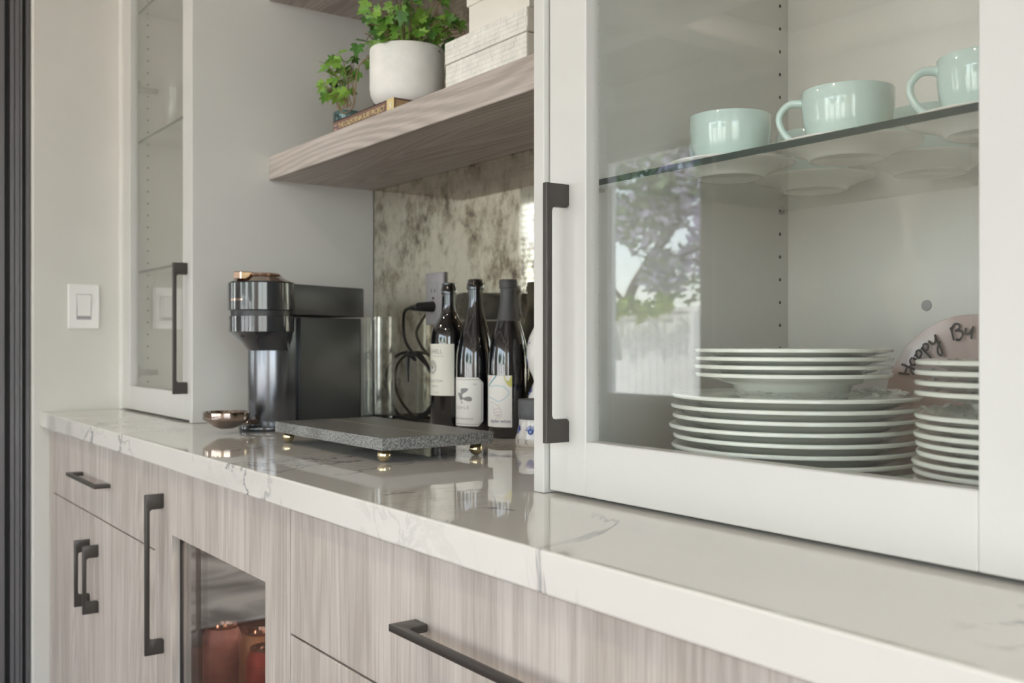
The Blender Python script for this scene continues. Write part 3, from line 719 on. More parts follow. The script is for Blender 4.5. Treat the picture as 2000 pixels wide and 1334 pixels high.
bm = bmesh.new(); lathe(bm, [(0, .012), (.035, .012), (.0368, .016), (.0375, .241), (.0358, .241), (.0350, .018), (0, .016)], 48, (*TC, 0)); tk = mesh('water_tank', bm, M['tub'], cm, 40, local=True)
bm = bmesh.new(); lathe(bm, [(0, .0165), (.0346, .0165), (.0346, .092), (0, .092)], 48, (*TC, 0)); mesh('water', bm, M['water'], tk, 40, local=True)
bm = bmesh.new(); prism(bm, circ(.0385, TC[0], TC[1], 0, 360, 40)[:-1], 0, .012, bev=.001); box(bm, -.04, .05, .24, .32, 0, .008); mesh('tank_base', bm, M['mach'], cm, 40, local=True)

# power cord
pc = thing('power_cord', 'black power cord looped and tied beside the water tank', 'cord', (-1.96, 1.14, CT))
cyv = 1.161
pts = [(-1.9302, .2595), (-1.9759, .2597), (-2.0150, .250), (-2.0401, .2102), (-2.028, .1804), (-1.9946, .1568), (-1.9689, .1477), (-1.9079, .1119), (-1.8903, .0784), (-1.9123, .0411), (-1.9759, .0100), (-2.0596, .0097),
       (-2.1175, .0517), (-2.1355, .1003), (-2.1098, .1376), (-2.0596, .1564), (-1.9993, .1568), (-1.9643, .1489), (-1.915, .122), (-1.884, .084), (-1.9060, .032), (-1.97, .0068), (-2.06, .0066), (-2.11, .0066)]
P3 = []
for i, (x, z) in enumerate(pts):
    y = cyv if i > 2 else 1.130+.009*i
    P3.append((x, y + (.006 if 11 < i < 18 else -.006 if i >= 18 else 0), CT+z))
bm = bmesh.new(); tube(bm, P3, .0036, 8); mesh('cable', bm, M['cord'], pc, 'all')
bm = bmesh.new()
tube(bm, [(-1.921, 1.168, CT+.262), (-1.921, 1.150, CT+.2615), (-1.921, 1.128, CT+.261)], .012, 12, k=3, rfun=lambda t: .0125-.003*t)
tube(bm, [(-1.917, 1.130, CT+.2605), (-1.934, 1.129, CT+.2595), (-1.955, 1.131, CT+.2597)], .0085, 12, k=3, rfun=lambda t: .0095-.0045*t)
mesh('plug', bm, M['cord'], pc, True)
bm = bmesh.new(); tube(bm, [(-1.985, 1.138, CT+.160), (-1.970, 1.132, CT+.152), (-1.957, 1.138, CT+.150), (-1.968, 1.150, CT+.142), (-1.985, 1.150, CT+.150), (-1.985, 1.138, CT+.160)], .0035, 8)
tube(bm, [(-1.972, 1.134, CT+.148), (-1.968, 1.131, CT+.125), (-1.967, 1.131, CT+.092)], .0035, 8, rfun=lambda t: .0042-.0026*t); mesh('cable_tie', bm, M['cord'], pc, True)

# ================================================================ WINE BOTTLES
def bottle(x, y, prof, r, label, cap_prof, capmat):
    b = thing('wine_bottle', label, 'bottle', (x, y, CT+.0003), math.atan2(-y, -x), group='wine bottles on the counter')
    bm = bmesh.new(); lathe(bm, prof, 64); mesh('glass_body', bm, M['bottle'], b, 60, local=True)
    bm = bmesh.new(); lathe(bm, cap_prof, 40); mesh('capsule', bm, capmat, b, 40, local=True)
    return b
def label_cyl(b, r, z0, z1, a0, a1, mat, chamfer=0.0, inset=.0004):
    bm = bmesh.new(); rr = r+inset; n = 40
    ang = [math.radians(a0+(a1-a0)*i/n) for i in range(n+1)]
    for i in range(n):
        zs = []
        for a in (ang[i], ang[i+1]):
            e = max(0, chamfer-(ang[-1]-a)*rr, chamfer-(a-ang[0])*rr)
            zs.append((z0+e, z1-e))
        p = [(rr*math.cos(ang[i]), rr*math.sin(ang[i])), (rr*math.cos(ang[i+1]), rr*math.sin(ang[i+1]))]
        v = [bm.verts.new((*p[0], zs[0][0])), bm.verts.new((*p[1], zs[1][0])), bm.verts.new((*p[1], zs[1][1])), bm.verts.new((*p[0], zs[0][1]))]
        bm.faces.new(v)
    bmesh.ops.remove_doubles(bm, verts=bm.verts, dist=1e-6)
    g = bmesh.ops.extrude_face_region(bm, geom=bm.faces[:])
    for v in [q for q in g['geom'] if isinstance(q, bmesh.types.BMVert)]:
        k = (r-.0002)/rr; v.co.x *= k; v.co.y *= k
    bmesh.ops.recalc_face_normals(bm, faces=bm.faces)
    return mesh('label', bm, mat, b, 40, local=True)
rad = math.radians
# Bordeaux bottle
R1 = .0378
b1 = bottle(-1.7375, 1.0957, [(0, .012), (.02, .010), (.030, .002), (.035, 0), (R1, .004), (R1, .186), (.0370, .198), (.0335, .211), (.026, .223), (.019, .234), (.0158, .246), (.0148, .262), (.0140, .296), (.0, .296)], R1,
            'slim high-shouldered dark wine bottle with a tall cream label, leftmost of the three bottles', [(.0144, .280), (.0162, .281), (.0164, .291), (.0150, .293), (.0145, .3020), (.0125, .3035), (0, .3030)], M['bottle'])
lb = label_cyl(b1, R1, .073, .178, -150, 16, M['label_cream'])
bm = bmesh.new(); rr = R1+.0007
wrap(bm, text_bm('& SHELL', .0125, align='RIGHT'), rr, rad(-20), .1585)
wrap(bm, text_bm('E S T A T E', .0055, align='RIGHT'), rr, rad(-18), .1510)
wrap(bm, text_bm('COLLECTION', .0075, align='RIGHT'), rr, rad(-20), .1005)
wrap(bm, text_bm('Reserve', .006, .3, align='RIGHT'), rr, rad(-38), .0905)
wrap(bm, text_bm('red wine', .004, align='RIGHT'), rr, rad(-34), .0785)
mesh('lettering', bm, M['print_grey'], lb, local=True)
bm = bmesh.new()
for k in range(22):                                    # ammonite emblem: a ring of ribs round a spiral
    a = 2*math.pi*k/22; ca, sa = math.cos(a), math.sin(a)
    wrap(bm, ribbon_pts([(.0095*ca, .0095*sa), (.0145*ca+.001*sa, .0145*sa-.001*ca)], .0013, smoothpath=False), rr, rad(-62), .1310)
sp = [(.0085*math.exp(-.16*t)*math.cos(t), .0085*math.exp(-.16*t)*math.sin(t)) for t in [q*.45 for q in range(32)]]
wrap(bm, ribbon_pts(sp, .0015, 2), rr, rad(-62), .1310)
mesh('emblem', bm, M['print_dark'], lb, local=True)
# Burgundy bottles
R2 = .0385
burg = [(0, .014), (.02, .012), (.030, .002), (.0355, 0), (R2, .004), (R2, .135), (.0375, .158), (.0335, .182), (.0275, .204), (.0215, .224), (.0172, .246), (.0150, .268), (.0142, .296), (0, .296)]
b2 = bottle(-1.6536, 1.1050, burg, R2, 'dark wine bottle whose clipped-corner white label shows a flying bird, middle of the three',
            [(.0150, .286), (.0172, .287), (.0175, .297), (.0160, .299), (.0152, .3055), (.0130, .307), (0, .3065)], M['bottle'])
lb = label_cyl(b2, R2, .0165, .112, -125, 23, M['label_white'], .010)
bm = bmesh.new(); rr = R2+.0007
wrap(bm, text_bm('G E H L E', .0085, align='RIGHT'), rr, rad(-20), .0500)
wrap(bm, text_bm('2020', .004, align='RIGHT'), rr, rad(4), .0975)
wrap(bm, text_bm('Pinot Noir  Sonoma County', .0048, .3, align='RIGHT'), rr, rad(-6), .0300)
mesh('lettering', bm, M['print_grey'], lb, local=True)
bm = bmesh.new(); k = R2*math.pi/180
o_ = [(-120*k, .0205), (11*k, .0205), (18.5*k, .0265), (18.5*k, .1020), (11*k, .1080), (-120*k, .1080)]
wrap(bm, ribbon_pts([o_[0], *[(o_[0][0]+(o_[1][0]-o_[0][0])*q/20, .0205) for q in range(1, 20)], o_[1], o_[2], o_[3], o_[4], *[(o_[4][0]+(o_[5][0]-o_[4][0])*q/20, .108) for q in range(1, 20)], o_[5]], .0009, smoothpath=False), rr, 0, 0)
mesh('border_line', bm, M['print_grey'], lb, local=True)
bm = bmesh.new()
def poly(pts): 
    t = bmesh.new(); t.faces.new([t.verts.new((x, y, 0)) for x, y in pts]); bmesh.ops.triangulate(t, faces=t.faces[:]); return t
ks = .001024/11.1
bird = [[(135, 478), (165, 468), (205, 500), (240, 540), (262, 585), (250, 612), (200, 635), (168, 592), (150, 530)], [(205, 385), (290, 372), (372, 380), (345, 440), (300, 470), (262, 490), (238, 530), (206, 500)],
        [(250, 588), (330, 558), (400, 550), (440, 590), (432, 640), (380, 655), (320, 642), (250, 612)], [(186, 628), (205, 632), (262, 682), (222, 712), (214, 690), (236, 680)], [(96, 546), (135, 478), (152, 498), (120, 530)]]
for pl in bird:
    pp = [((x-270)*ks/.83, -(y-540)*ks) for x, y in pl]
    wrap(bm, poly(pp), rr, rad(-37), .0758)
mesh('bird_drawing', bm, M['print_grey'], lb, local=True)
b3 = bottle(-1.548, 1.110, burg, R2, 'dark wine bottle with a crayon-drawn white label and grey capsule, rightmost of the three',
            [(.0222, .222), (.0175, .246), (.0155, .268), (.0150, .284), (.0172, .285), (.0174, .298), (.0160, .3010), (0, .3015)], M['capsule'])
lb = label_cyl(b3, R2, .0215, .1185, -84, 10.5, M['label_white'])
rr = R2+.0007
def lx(deg): return deg*R2*math.pi/180
def curve3(name, lists, w, mat):
    bm = bmesh.new()
    for pl in lists: wrap(bm, ribbon_pts([(lx(a), z) for a, z in pl], w), rr, 0, 0)
    mesh(name, bm, mat, lb, local=True)
curve3('blue_outline', [[(-62, .098), (-50, .098), (-38, .100), (-26, .099), (-14, .098), (-6, .094), (-1, .090), (3, .086), (-2, .081), (-8, .077), (-16, .073), (-26, .070), (-36, .071), (-46, .074), (-58, .076), (-70, .0775)]], .0012, M['print_blue'])
curve3('teal_stroke', [[(-72, .098), (-52, .108), (-36, .1183)]], .0024, M['print_teal'])
curve3('red_stroke', [[(-76, .105), (-64, .111), (-54, .1183)]], .0014, M['print_red'])
curve3('rose_spiral', [[(-62, .068), (-44, .066), (-30, .061), (-21, .052), (-20, .044), (-24, .039)], [(-48, .052), (-36, .056), (-26, .055)], [(-44, .047), (-33, .050), (-23, .049)], [(-40, .042), (-32, .045), (-23, .044)], [(-36, .038), (-30, .045), (-28, .038)], [(-52, .064), (-46, .055), (-40, .042)]], .0008, M['print_rose'])
bm = bmesh.new(); wrap(bm, poly([(lx(10.2), .1182), (lx(-13), .1182), (lx(-11), .112), (lx(-6), .105), (lx(1), .099), (lx(10.2), .096)]), rr, 0, 0); mesh('lime_patch', bm, M['print_lime'], lb, local=True)
bm = bmesh.new(); wrap(bm, text_bm('baylor wines', .0092, .25, align='LEFT', space=.95), rr, rad(-58), .0300); mesh('lettering', bm, M['print_violet'], lb, local=True)

# ================================================================ CERAMIC JARS beside the bottles
jar = thing('ceramic_jar', 'small white jar painted with blue eyes under a wide grey lid', 'jar', (-1.391, 1.063, CT+.0003), math.atan2(-1.063, 1.391))
jp = [(.039, 0), (.041, .004), (.0405, .014), (.036, .028), (.0345, .040), (.0345, .0465)]
def jr_(z):
    for (r0, z0), (r1, z1) in zip(jp, jp[1:]):
        if z0 <= z <= z1: return r0+(r1-r0)*(z-z0)/(z1-z0)+.0006
    return jp[-1][0]+.0006
bm = bmesh.new(); lathe(bm, [(0, 0)]+jp+[(.03, .0465), (0, .046)], 48); mesh('body', bm, M['ceramic'], jar, 60, local=True)
bm = bmesh.new(); lathe(bm, [(0, .0466), (.0355, .0466), (.0360, .048), (.0360, .079), (.0345, .081), (0, .0815)], 48); mesh('lid', bm, M['lid_grey'], jar, 40, local=True)
def eye(bmA, bmB, ang, z, s, rf):
    t = bmesh.new(); n = 18
    t.faces.new([t.verts.new((s*.55*math.cos(2*math.pi*i/n), s*.5*math.sin(2*math.pi*i/n), 0)) for i in range(n)]); wrap(bmA, t, rf, ang, z)
    for q in range(7):
        a = math.radians(20+140*q/6)
        wrap(bmA, ribbon_pts([(s*.5*math.cos(a), s*.45*math.sin(a)), (s*1.15*math.cos(a), s*1.15*math.sin(a))], s*.2, smoothpath=False), rf, ang, z)
    t = bmesh.new(); t.faces.new([t.verts.new((s*.28*math.cos(2*math.pi*i/n), s*.25*math.sin(2*math.pi*i/n), 0)) for i in range(n)]); wrap(bmB, t, lambda q: rf(q)+.0003, ang, z)
bA, bB, bC = bmesh.new(), bmesh.new(), bmesh.new()
for d in range(-3, 4):
    eye(bA, bB, rad(-22+d*52), .026, .0095, jr_)
    for e in (-10, 14):
        for q in (-1, 1): wrap(bC, ribbon_pts([(-.0028, -.004*q), (.0028, .004*q)], .0011, smoothpath=False), jr_, rad(-22+d*52+e), .0085)
mesh('eye_motif', bA, M['cobalt'], jar, local=True); mesh('iris', bB, M['sky_glaze'], jar, local=True); mesh('cross_motif', bC, M['print_grey'], jar, local=True)
vase = thing('ceramic_vase', 'taller waisted white vase with blue brush marks behind the lidded jar', 'vase', (-1.446, 1.128, CT+.0003), math.atan2(-1.128, 1.446))
vp = [(.034, 0), (.0365, .006), (.038, .06), (.037, .085), (.031, .098), (.0268, .109), (.030, .119), (.0375, .135), (.041, .152), (.0405, .170), (.036, .190), (.030, .203), (.027, .209)]
def vr_(z):
    for (r0, z0), (r1, z1) in zip(vp, vp[1:]):
        if z0 <= z <= z1: return r0+(r1-r0)*(z-z0)/(z1-z0)+.0006
    return vp[-1][0]+.0006
bm = bmesh.new(); lathe(bm, [(0, 0)]+vp+[(.024, .209), (.022, .19), (0, .18)], 48); mesh('body', bm, M['ceramic'], vase, 60, local=True)
bA, bB = bmesh.new(), bmesh.new()
for d in range(8):
    a = rad(-75+d*45)
    eye(bA, bB, a, .088, .009, vr_)
    wrap(bA, ribbon_pts([(-.004, -.008), (.001, 0), (-.002, .008)], .003), vr_, a, .145)
    wrap(bA, ribbon_pts([(-.003, 0), (.003, .003)], .0018, smoothpath=False), vr_, a+.2, .178)
mesh('brush_motif', bA, M['cobalt'], vase, local=True); mesh('iris', bB, M['sky_glaze'], vase, local=True)

# ================================================================ STONE SERVING SLAB
sl = thing('serving_slab', 'dark grey granite serving slab on brass ball feet on the counter', 'serving board', (-1.5085, .8075, CT))
t = bmesh.new(); bmesh.ops.create_cube(t, size=1)
sx, sy = .2015, .0995
bmesh.ops.subdivide_edges(t, edges=[e for e in t.edges if abs(e.verts[0].co.x-e.verts[1].co.x) > .5], cuts=70, use_grid_fill=True)
bmesh.ops.subdivide_edges(t, edges=[e for e in t.edges if abs(e.verts[0].co.y-e.verts[1].co.y) > .5], cuts=36, use_grid_fill=True)
bmesh.ops.subdivide_edges(t, edges=[e for e in t.edges if abs(e.verts[0].co.z-e.verts[1].co.z) > .5], cuts=3, use_grid_fill=True)
t.normal_update()
for f in t.faces: f.material_index = 0 if f.normal.z > .9 else 1
rnd = random.Random(11)
for v in t.verts:
    x, y, z = v.co
    edge = max(abs(x), abs(y)) > .4999
    j = rnd.uniform(-.0011, .0004) if edge else 0
    if edge and z > .49: j -= .0008
    nx, ny = x*2*sx, y*2*sy
    if abs(x) > .4999: nx += math.copysign(j, x)
    if abs(y) > .4999: ny += math.copysign(j*.6, y)
    v.co = Vector((nx, ny, .0198+(z+.5)*.0185 + (rnd.uniform(-.0006, 0) if edge and z > .49 else 0)))
bm = bmesh.new(); add(bm, t); mesh('slab', bm, [M['stone_top'], M['stone_edge']], sl, 35, local=True)
bm = bmesh.new(); box(bm, -.2000, .2000, .0055, .0072, .0370, .03845); mesh('brass_inlay', bm, pm('aged_brass', (.50, .45, .33), .4, .3), sl, local=True)
bm = bmesh.new(); bmesh.ops.create_uvsphere(bm, u_segments=24, v_segments=16, radius=.0105); f0 = mesh('ball_foot', bm, M['brass'], sl, 'all', local=True)
for i, (x, y) in enumerate(((.178, -.084), (-.188, -.080), (.182, .080), (-.185, .080))):
    o = f0 if i == 0 else f0.copy()
    if i: COL.objects.link(o)
    o.location = (x, y, .0105)

# ================================================================ LOWER SHELF: book, pot with ivy, jar, boxes
SZ = CT+.6162
bk = thing('hardback_book', 'brown hardback book with yellow spine lettering lying flat under the ivy pot', 'book', (-1.775, .995, SZ))
bm = bmesh.new(); BX0, BX1, BY0, BY1, BH = -1.906, -1.6464, .916, 1.085, .0262
box(bm, BX0+.003, BX1-.003, BY0+.003, BY1-.004, SZ+.0025, SZ+BH-.0025); mesh('pages', bm, pm('tan_pages', (.42, .29, .16), .8, var=.1, vscale=10, stretch=(1, 1, 400)), bk)
bm = bmesh.new(); box(bm, BX0, BX1, BY0, BY0+.003, SZ, SZ+BH, .0006); box(bm, BX0, BX1, BY0, BY1, SZ+.0003, SZ+.0025, .0004); box(bm, BX0, BX1, BY0, BY1, SZ+BH-.0025, SZ+BH, .0004); cv = mesh('cover', bm, M['brown_cover'], bk)
def flat_front(bm, t, x, y, z):
    add(bm, t, 0, Matrix.Translation((x, y, z)) @ Matrix.Rotation(math.pi/2, 4, 'X'))
bm = bmesh.new(); flat_front(bm, text_bm('THE CALIFORNIA SURF PROJECT', .0150, align='LEFT', space=.86), -1.882, BY0-.0004, SZ+.0080)
for v in bm.verts: v.co.x = -1.882+(v.co.x+1.882)*1.0
wd = max(v.co.x for v in bm.verts)+1.882
for v in bm.verts: v.co.x = -1.882+(v.co.x+1.882)*.200/wd
mesh('spine_lettering', bm, M['yellow'], cv)
bm = bmesh.new(); box(bm, -1.6735, -1.6464, BY0-.0005, BY0+.0002, SZ+.0005, SZ+BH-.0005); yb = mesh('spine_block', bm, M['yellow'], cv)
bm = bmesh.new(); flat_front(bm, ribbon_pts([(0, -.006), (.003, -.002), (-.002, .001), (.003, .006)], .004), -1.660, BY0-.0009, SZ+.0135); mesh('spine_emblem', bm, M['label_white'], cv)
bm = bmesh.new()
for z in (.008, .0165): flat_front(bm, ribbon_pts([(0, 0), (.013, 0)], .0025, smoothpath=False), -1.9005, BY0-.0004, SZ+z)
mesh('author_line', bm, M['print_rose'], cv)
tj = thing('teal_glass_jar', 'small teal glass jar on the shelf behind the left end of the book', 'jar', (-2.005, 1.00, SZ))
bm = bmesh.new(); lathe(bm, [(0, 0), (.030, 0), (.033, .004), (.033, .073), (.031, .075), (.030, .073), (.030, .006), (0, .005)], 40); mesh('body', bm, M['teal'], tj, True, local=True)
bm = bmesh.new(); lathe(bm, [(0, .006), (.0293, .006), (.0293, .045), (0, .045)], 32); mesh('wax', bm, M['cream'], tj, True, local=True)

PX, PY, PZ = -1.718, .9856, SZ+BH+.0002
iv = thing('potted_ivy', 'bushy green ivy in a round white concrete pot on the lower shelf', 'plant', (PX, PY, PZ))
bm = bmesh.new(); lathe(bm, [(0, 0), (.050, 0), (.056, .003), (.0665, .014), (.0715, .024), (.0735, .036), (.0738, .110), (.0728, .1145), (.0680, .1145), (.0665, .112), (.064, .03), (0, .02)], 72); mesh('pot', bm, M['concrete'], iv, 50, local=True)
bm = bmesh.new()
lathe(bm, [(0, .085), (.0655, .085), (.0655, .096), (.04, .104), (0, .106)], 32)
for v in bm.verts: v.co.z += random.uniform(-.002, .003)
mesh('soil', bm, M['soil'], iv, True, local=True)
# ivy leaf: five lobes, folded along the midrib
lf = [(0, -.10), (.16, -.22), (.40, -.12), (.46, .06), (.30, .16), (.44, .34), (.46, .52), (.22, .46), (.12, .70), (0, 1.0)]
def leafmesh(mat, name):
    bm = bmesh.new(); mid = [bm.verts.new((0, y, 0)) for y in (-.1, .15, .45, 1.0)]
    for sg in (1, -1):
        vs = [bm.verts.new((sg*x, y, .22*abs(x)-.12*max(0, y-.3)**1.5)) for x, y in lf[1:-1]]
        o = [mid[0]]+vs[:4]+[mid[1]]; bm.faces.new(o if sg > 0 else o[::-1])
        o = [mid[1]]+vs[3:7]+[mid[2]]; bm.faces.new(o if sg > 0 else o[::-1])
        o = [mid[2]]+vs[6:]+[mid[3]]; bm.faces.new(o if sg > 0 else o[::-1])
    bm.normal_update(); me = bpy.data.meshes.new(name); bm.to_mesh(me); bm.free(); me.materials.append(mat)
    return me
LM = [leafmesh(M[k], 'leaf') for k in ('leaf', 'leaf_b', 'leaf_c')]
rnd = random.Random(21)
bmS = bmesh.new()
def leaf_at(p, size, face=None):
    me = rnd.choices(LM, (5, 4, 3))[0]
    o = bpy.data.objects.new('leaf', me); COL.objects.link(o); o.parent = iv
    o.location = p
    nrm = Vector((rnd.gauss(.35, .5), rnd.gauss(-.35, .5), rnd.gauss(.35, .55))).normalized()
    tipd = Vector((rnd.gauss(0, .6), rnd.gauss(0, .6), -.5)) if face is None else Vector(face)+Vector((rnd.gauss(0, .35), rnd.gauss(0, .35), rnd.gauss(-.1, .3)))
    y = (tipd - nrm*tipd.dot(nrm)).normalized(); x = y.cross(nrm).normalized()
    m = Matrix((x, y, nrm)).transposed().to_4x4(); m.translation = Vector(p)
    o.matrix_local = m @ Matrix.Diagonal((size, size, size, 1))
crown = []
for k in range(36):
    a = rnd.uniform(0, 2*math.pi); r0 = rnd.uniform(.005, .05); lean = rnd.uniform(.02, .085); h = rnd.uniform(.03, .135)
    p0 = Vector((r0*math.cos(a), r0*math.sin(a), .10)); p2 = p0+Vector((lean*math.cos(a), lean*math.sin(a), h)); p1 = (p0+p2)/2+Vector((0, 0, .02))
    if p2.y > .165: p2.y = .165
    tube(bmS, [p0, p1, p2], .0011, 5, k=4)
    for q in range(4):
        t = .35+.65*q/3; p = p0.lerp(p2, t)+Vector((rnd.gauss(0, .013), rnd.gauss(0, .013), rnd.gauss(0, .010)+.012*(1-abs(2*t-1))))
        p.z = max(p.z, .118)
        leaf_at(p, rnd.uniform(.019, .031), (math.cos(a)*.7, math.sin(a)*.7, -.2))
# stray shoots to either side of the crown
for tip, z in (((-.085, -.045), .150), ((-.080, -.030), .118), ((.095, .085), .135), ((.110, .095), .118)):
    tube(bmS, [(tip[0]*.3, tip[1]*.3, .11), (tip[0]*.7, tip[1]*.7, z+.025), (tip[0], tip[1], z)], .001, 5, k=4)
    for q in range(2): leaf_at(Vector((tip[0]+rnd.gauss(0, .006), tip[1]+rnd.gauss(0, .006), z-.012*q)), rnd.uniform(.024, .034), (tip[0]*5, tip[1]*5, -.6))
# trailing shoot that hangs to the left of the pot
V0 = Vector((-1.855-PX, .915-PY, CT+.726-PZ))
tr = [(-.055, -.052, .112), (-.080, -.066, .09), (-.086, -.070, .045), (-.092, -.070, .016), (-.120, -.072, .006), (-.150, -.072, .016), (-.175, -.072, .045), (-.190, -.074, .07)]
tube(bmS, tr, .0014, 6)
for q in range(40):
    p = V0+Vector((rnd.uniform(-.072, .040), rnd.uniform(-.03, .025), 0))
    lx_ = p.x-V0.x
    p.z += rnd.uniform(-.046, .046)*(1-.5*max(0, abs(lx_)-.03)/.03)
    leaf_at(p, rnd.uniform(.019, .030), (-.3, -.2, -.4)); b0_ = Vector(tr[5]).lerp(Vector(tr[3]), rnd.random())
    if q % 2 == 0: tube(bmS, [b0_, (b0_+p)/2+Vector((0, 0, .008)), p], .0008, 4, k=3)
s = mesh('stems', bmS, M['stem'], iv, True, local=True); s['kind'] = 'stuff'

def pearl_tiles(bm, x0, x1, z0, z1, y, rows, seed):
    rnd = random.Random(seed); h = (z1-z0)/rows
    for r in range(rows):
        x = x0-rnd.uniform(0, .02)
        while x < x1:
            w = rnd.uniform(.016, .027); a, b_ = max(x, x0), min(x+w, x1)
            if b_-a > .003:
                d = rnd.uniform(.0005, .0010)
                box(bm, a+.0003, b_-.0003, y-d, y+.0003, z0+r*h+.0003, z0+(r+1)*h-.0003)
            x += w
bx = thing('pearl_box', 'wide lidded box faced with rows of mother-of-pearl bricks, lower of two', 'box', (-1.361, 1.01, SZ))
bm = bmesh.new(); box(bm, -1.480, -1.242, .927, 1.10, SZ+.0002, SZ+.0485, .001); bd = mesh('body', bm, M['grout'], bx)
bm = bmesh.new(); pearl_tiles(bm, -1.480, -1.242, SZ+.0005, SZ+.0485, .927, 6, 1); q = mesh('inlay_bricks', bm, M['pearl'], bd); q['kind'] = 'stuff'
bm = bmesh.new(); box(bm, -1.481, -1.241, .926, 1.101, SZ+.0497, SZ+.0877, .001); bd = mesh('lid', bm, M['grout'], bx)
bm = bmesh.new(); pearl_tiles(bm, -1.481, -1.241, SZ+.050, SZ+.0874, .926, 5, 2); q = mesh('inlay_bricks', bm, M['pearl'], bd); q['kind'] = 'stuff'
b2x = thing('cream_box', 'smaller plain cream lidded box on top of the pearl box', 'box', (-1.324, 1.01, SZ+.0878))
bm = bmesh.new(); z = SZ+.0878; box(bm, -1.4105, -1.240, .929, 1.08, z, z+.0455, .001); mesh('body', bm, M['cream'], b2x)
bm = bmesh.new(); box(bm, -1.4135, -1.235, .926, 1.083, z+.0445, z+.115, .0012); mesh('lid', bm, M['cream'], b2x)

# ================================================================ CUPS AND SAUCERS on the glass shelf
ZS = CT+.3790
bm = bmesh.new()
lathe(bm, [(0, .0022), (.036, .0022), (.0375, 0), (.0412, 0), (.0425, .002), (.0455, .0045), (.056, .0095), (.0745, .0140), (.0778, .0158), (.0780, .0172), (.0765, .0176), (.055, .0128), (.044, .0085), (.0265, .0066), (0, .0066)], 72)
sau = mesh('saucer', bm, M['white_glaze'], smooth=60, local=True)
bm = bmesh.new()
lathe(bm, [(0, .0018), (.0215, .0018), (.0225, 0), (.0245, 0), (.0275, .0025), (.0370, .0095), (.0430, .020), (.0468, .034), (.0485, .050), (.0492, .0672), (.0486, .0680), (.0470, .0675), (.0460, .050), (.0442, .035), (.0400, .0215), (.034, .012), (.024, .007), (0, .006)], 72)
cup_root = thing('coffee_cup', 'mint cup', 'cup', (0, 0, 0))
mesh('bowl', bm, M['mint'], cup_root, 60, local=True)
bm = bmesh.new()
tube(bm, [(.0445, 0, .0565), (.052, 0, .0590), (.063, 0, .0580), (.0715, 0, .0490), (.0725, 0, .0380), (.0660, 0, .0245), (.055, 0, .0155), (.0425, 0, .0120), (.034, 0, .0130)], .0045, 12, rfun=lambda t: .0050-.0014*math.sin(math.pi*t))
for v in bm.verts: v.co.y *= 1.25
mesh('cup_handle', bm, M['mint'], cup_root, 'all', local=True)
HA = math.atan2(-.57, -.82)
cups = [(-.827, .925, HA-.75, 'left of the front row'), (-.667, .935, HA, 'centre of the front row'), (-.5066, .935, HA+.06, 'right end of the front row'),
        (-.830, 1.091, HA-.25, 'left of the back row'), (-.664, 1.091, HA-.3, 'right of the back row')]
for i, (x, y, a, w) in enumerate(cups):
    s = sau if i == 0 else sau.copy()
    if i: COL.objects.link(s)
    s.location = (x, y, ZS+.0001); tag(s, 'pale saucer on the glass shelf under the mint cup, '+w, 'saucer', 'saucers on the glass shelf')
    lab = 'mint green coffee cup on the glass shelf, '+w
    if i == 0:
        cup_root.location = (x, y, ZS+.0068); cup_root.rotation_euler = (0, 0, a); tag(cup_root, lab, 'cup', 'mint cups on the glass shelf')
    else: dup(cup_root, (x, y, ZS+.0068), lab, a)

# ================================================================ PLATES
ZF = CT+.0192
def plate_mesh(R, h, well, dep, name, label, n=96):
    """coupe rim plate: rim radius R at height h, well radius"""
    bm = bmesh.new(); e = .0021
    lathe(bm, [(0, .0015), (well*.80, .0015), (well*.82, 0), (well*.86, 0), (well*.88, .0015), (well*1.04, dep), (R*.80, dep+(h-dep)*.45), (R-.004, h-e*1.2), (R-.0008, h-e), (R, h), (R-.0008, h+e*.7), (R-.003, h+e),
               (R*.80, dep+(h-dep)*.45+.0042), (well*1.035, dep+.0042), (well*.9, .0058), (0, .0055)], n)
    return mesh(name, bm, M['celadon'], smooth=60, local=True)
def stack(kind, c, R, h, well, dep, z0, dz, n, cat, labf, group, jitter=.0025, first=None, seed=0):
    rnd = random.Random(seed); src = None
    for k in range(n):
        if src is None: src = o = plate_mesh(R, h, well, dep, kind, '')
        else: o = src.copy(); COL.objects.link(o)
        o.location = (c[0]+rnd.uniform(-jitter, jitter), c[1]+rnd.uniform(-jitter, jitter), z0+dz*k)
        tag(o, labf(k), cat, group)
ORD = ['lowest', 'second', 'third', 'fourth', 'fifth', 'sixth', 'seventh', 'eighth', 'ninth', 'tenth']
def lab(what, n): return lambda k: what % (('%s from the bottom' % ORD[k]) if 0 < k < n-1 else ('bottom one' if k == 0 else 'topmost'))
stack('dinner_plate', (-.7137, .9023), .1345, .0242, .085, .006, ZF+.0003, .01108, 8, 'plate', lab('large pale celadon dinner plate in the lower left stack, %s', 8), 'dinner plates in the left stack', seed=1)
zt = ZF+.0003+.01108*7+.0062
stack('soup_plate', (-.7150, .9000), .1065, .0415, .062, .030, zt, .0089, 4, 'plate', lab('smaller wide-rimmed soup plate on top of the left stack, %s', 4), 'soup plates on the left stack', .0005, seed=2)
RS = (-.4405, .8880)
stack('salad_plate', RS, .1005, .0195, .060, .005, ZF+.0003, .0083, 10, 'plate', lab('pale celadon salad plate in the lower right stack, %s', 10), 'salad plates in the right stack', seed=3)
zt2 = ZF+.0003+.0083*9+.0062
stack('soup_bowl', (RS[0], RS[1]), .0995, .0340, .050, .024, zt2, .0092, 4, 'bowl', lab('wide-rimmed soup bowl on top of the right stack, %s', 4), 'soup bowls on the right stack', .0005, seed=4)
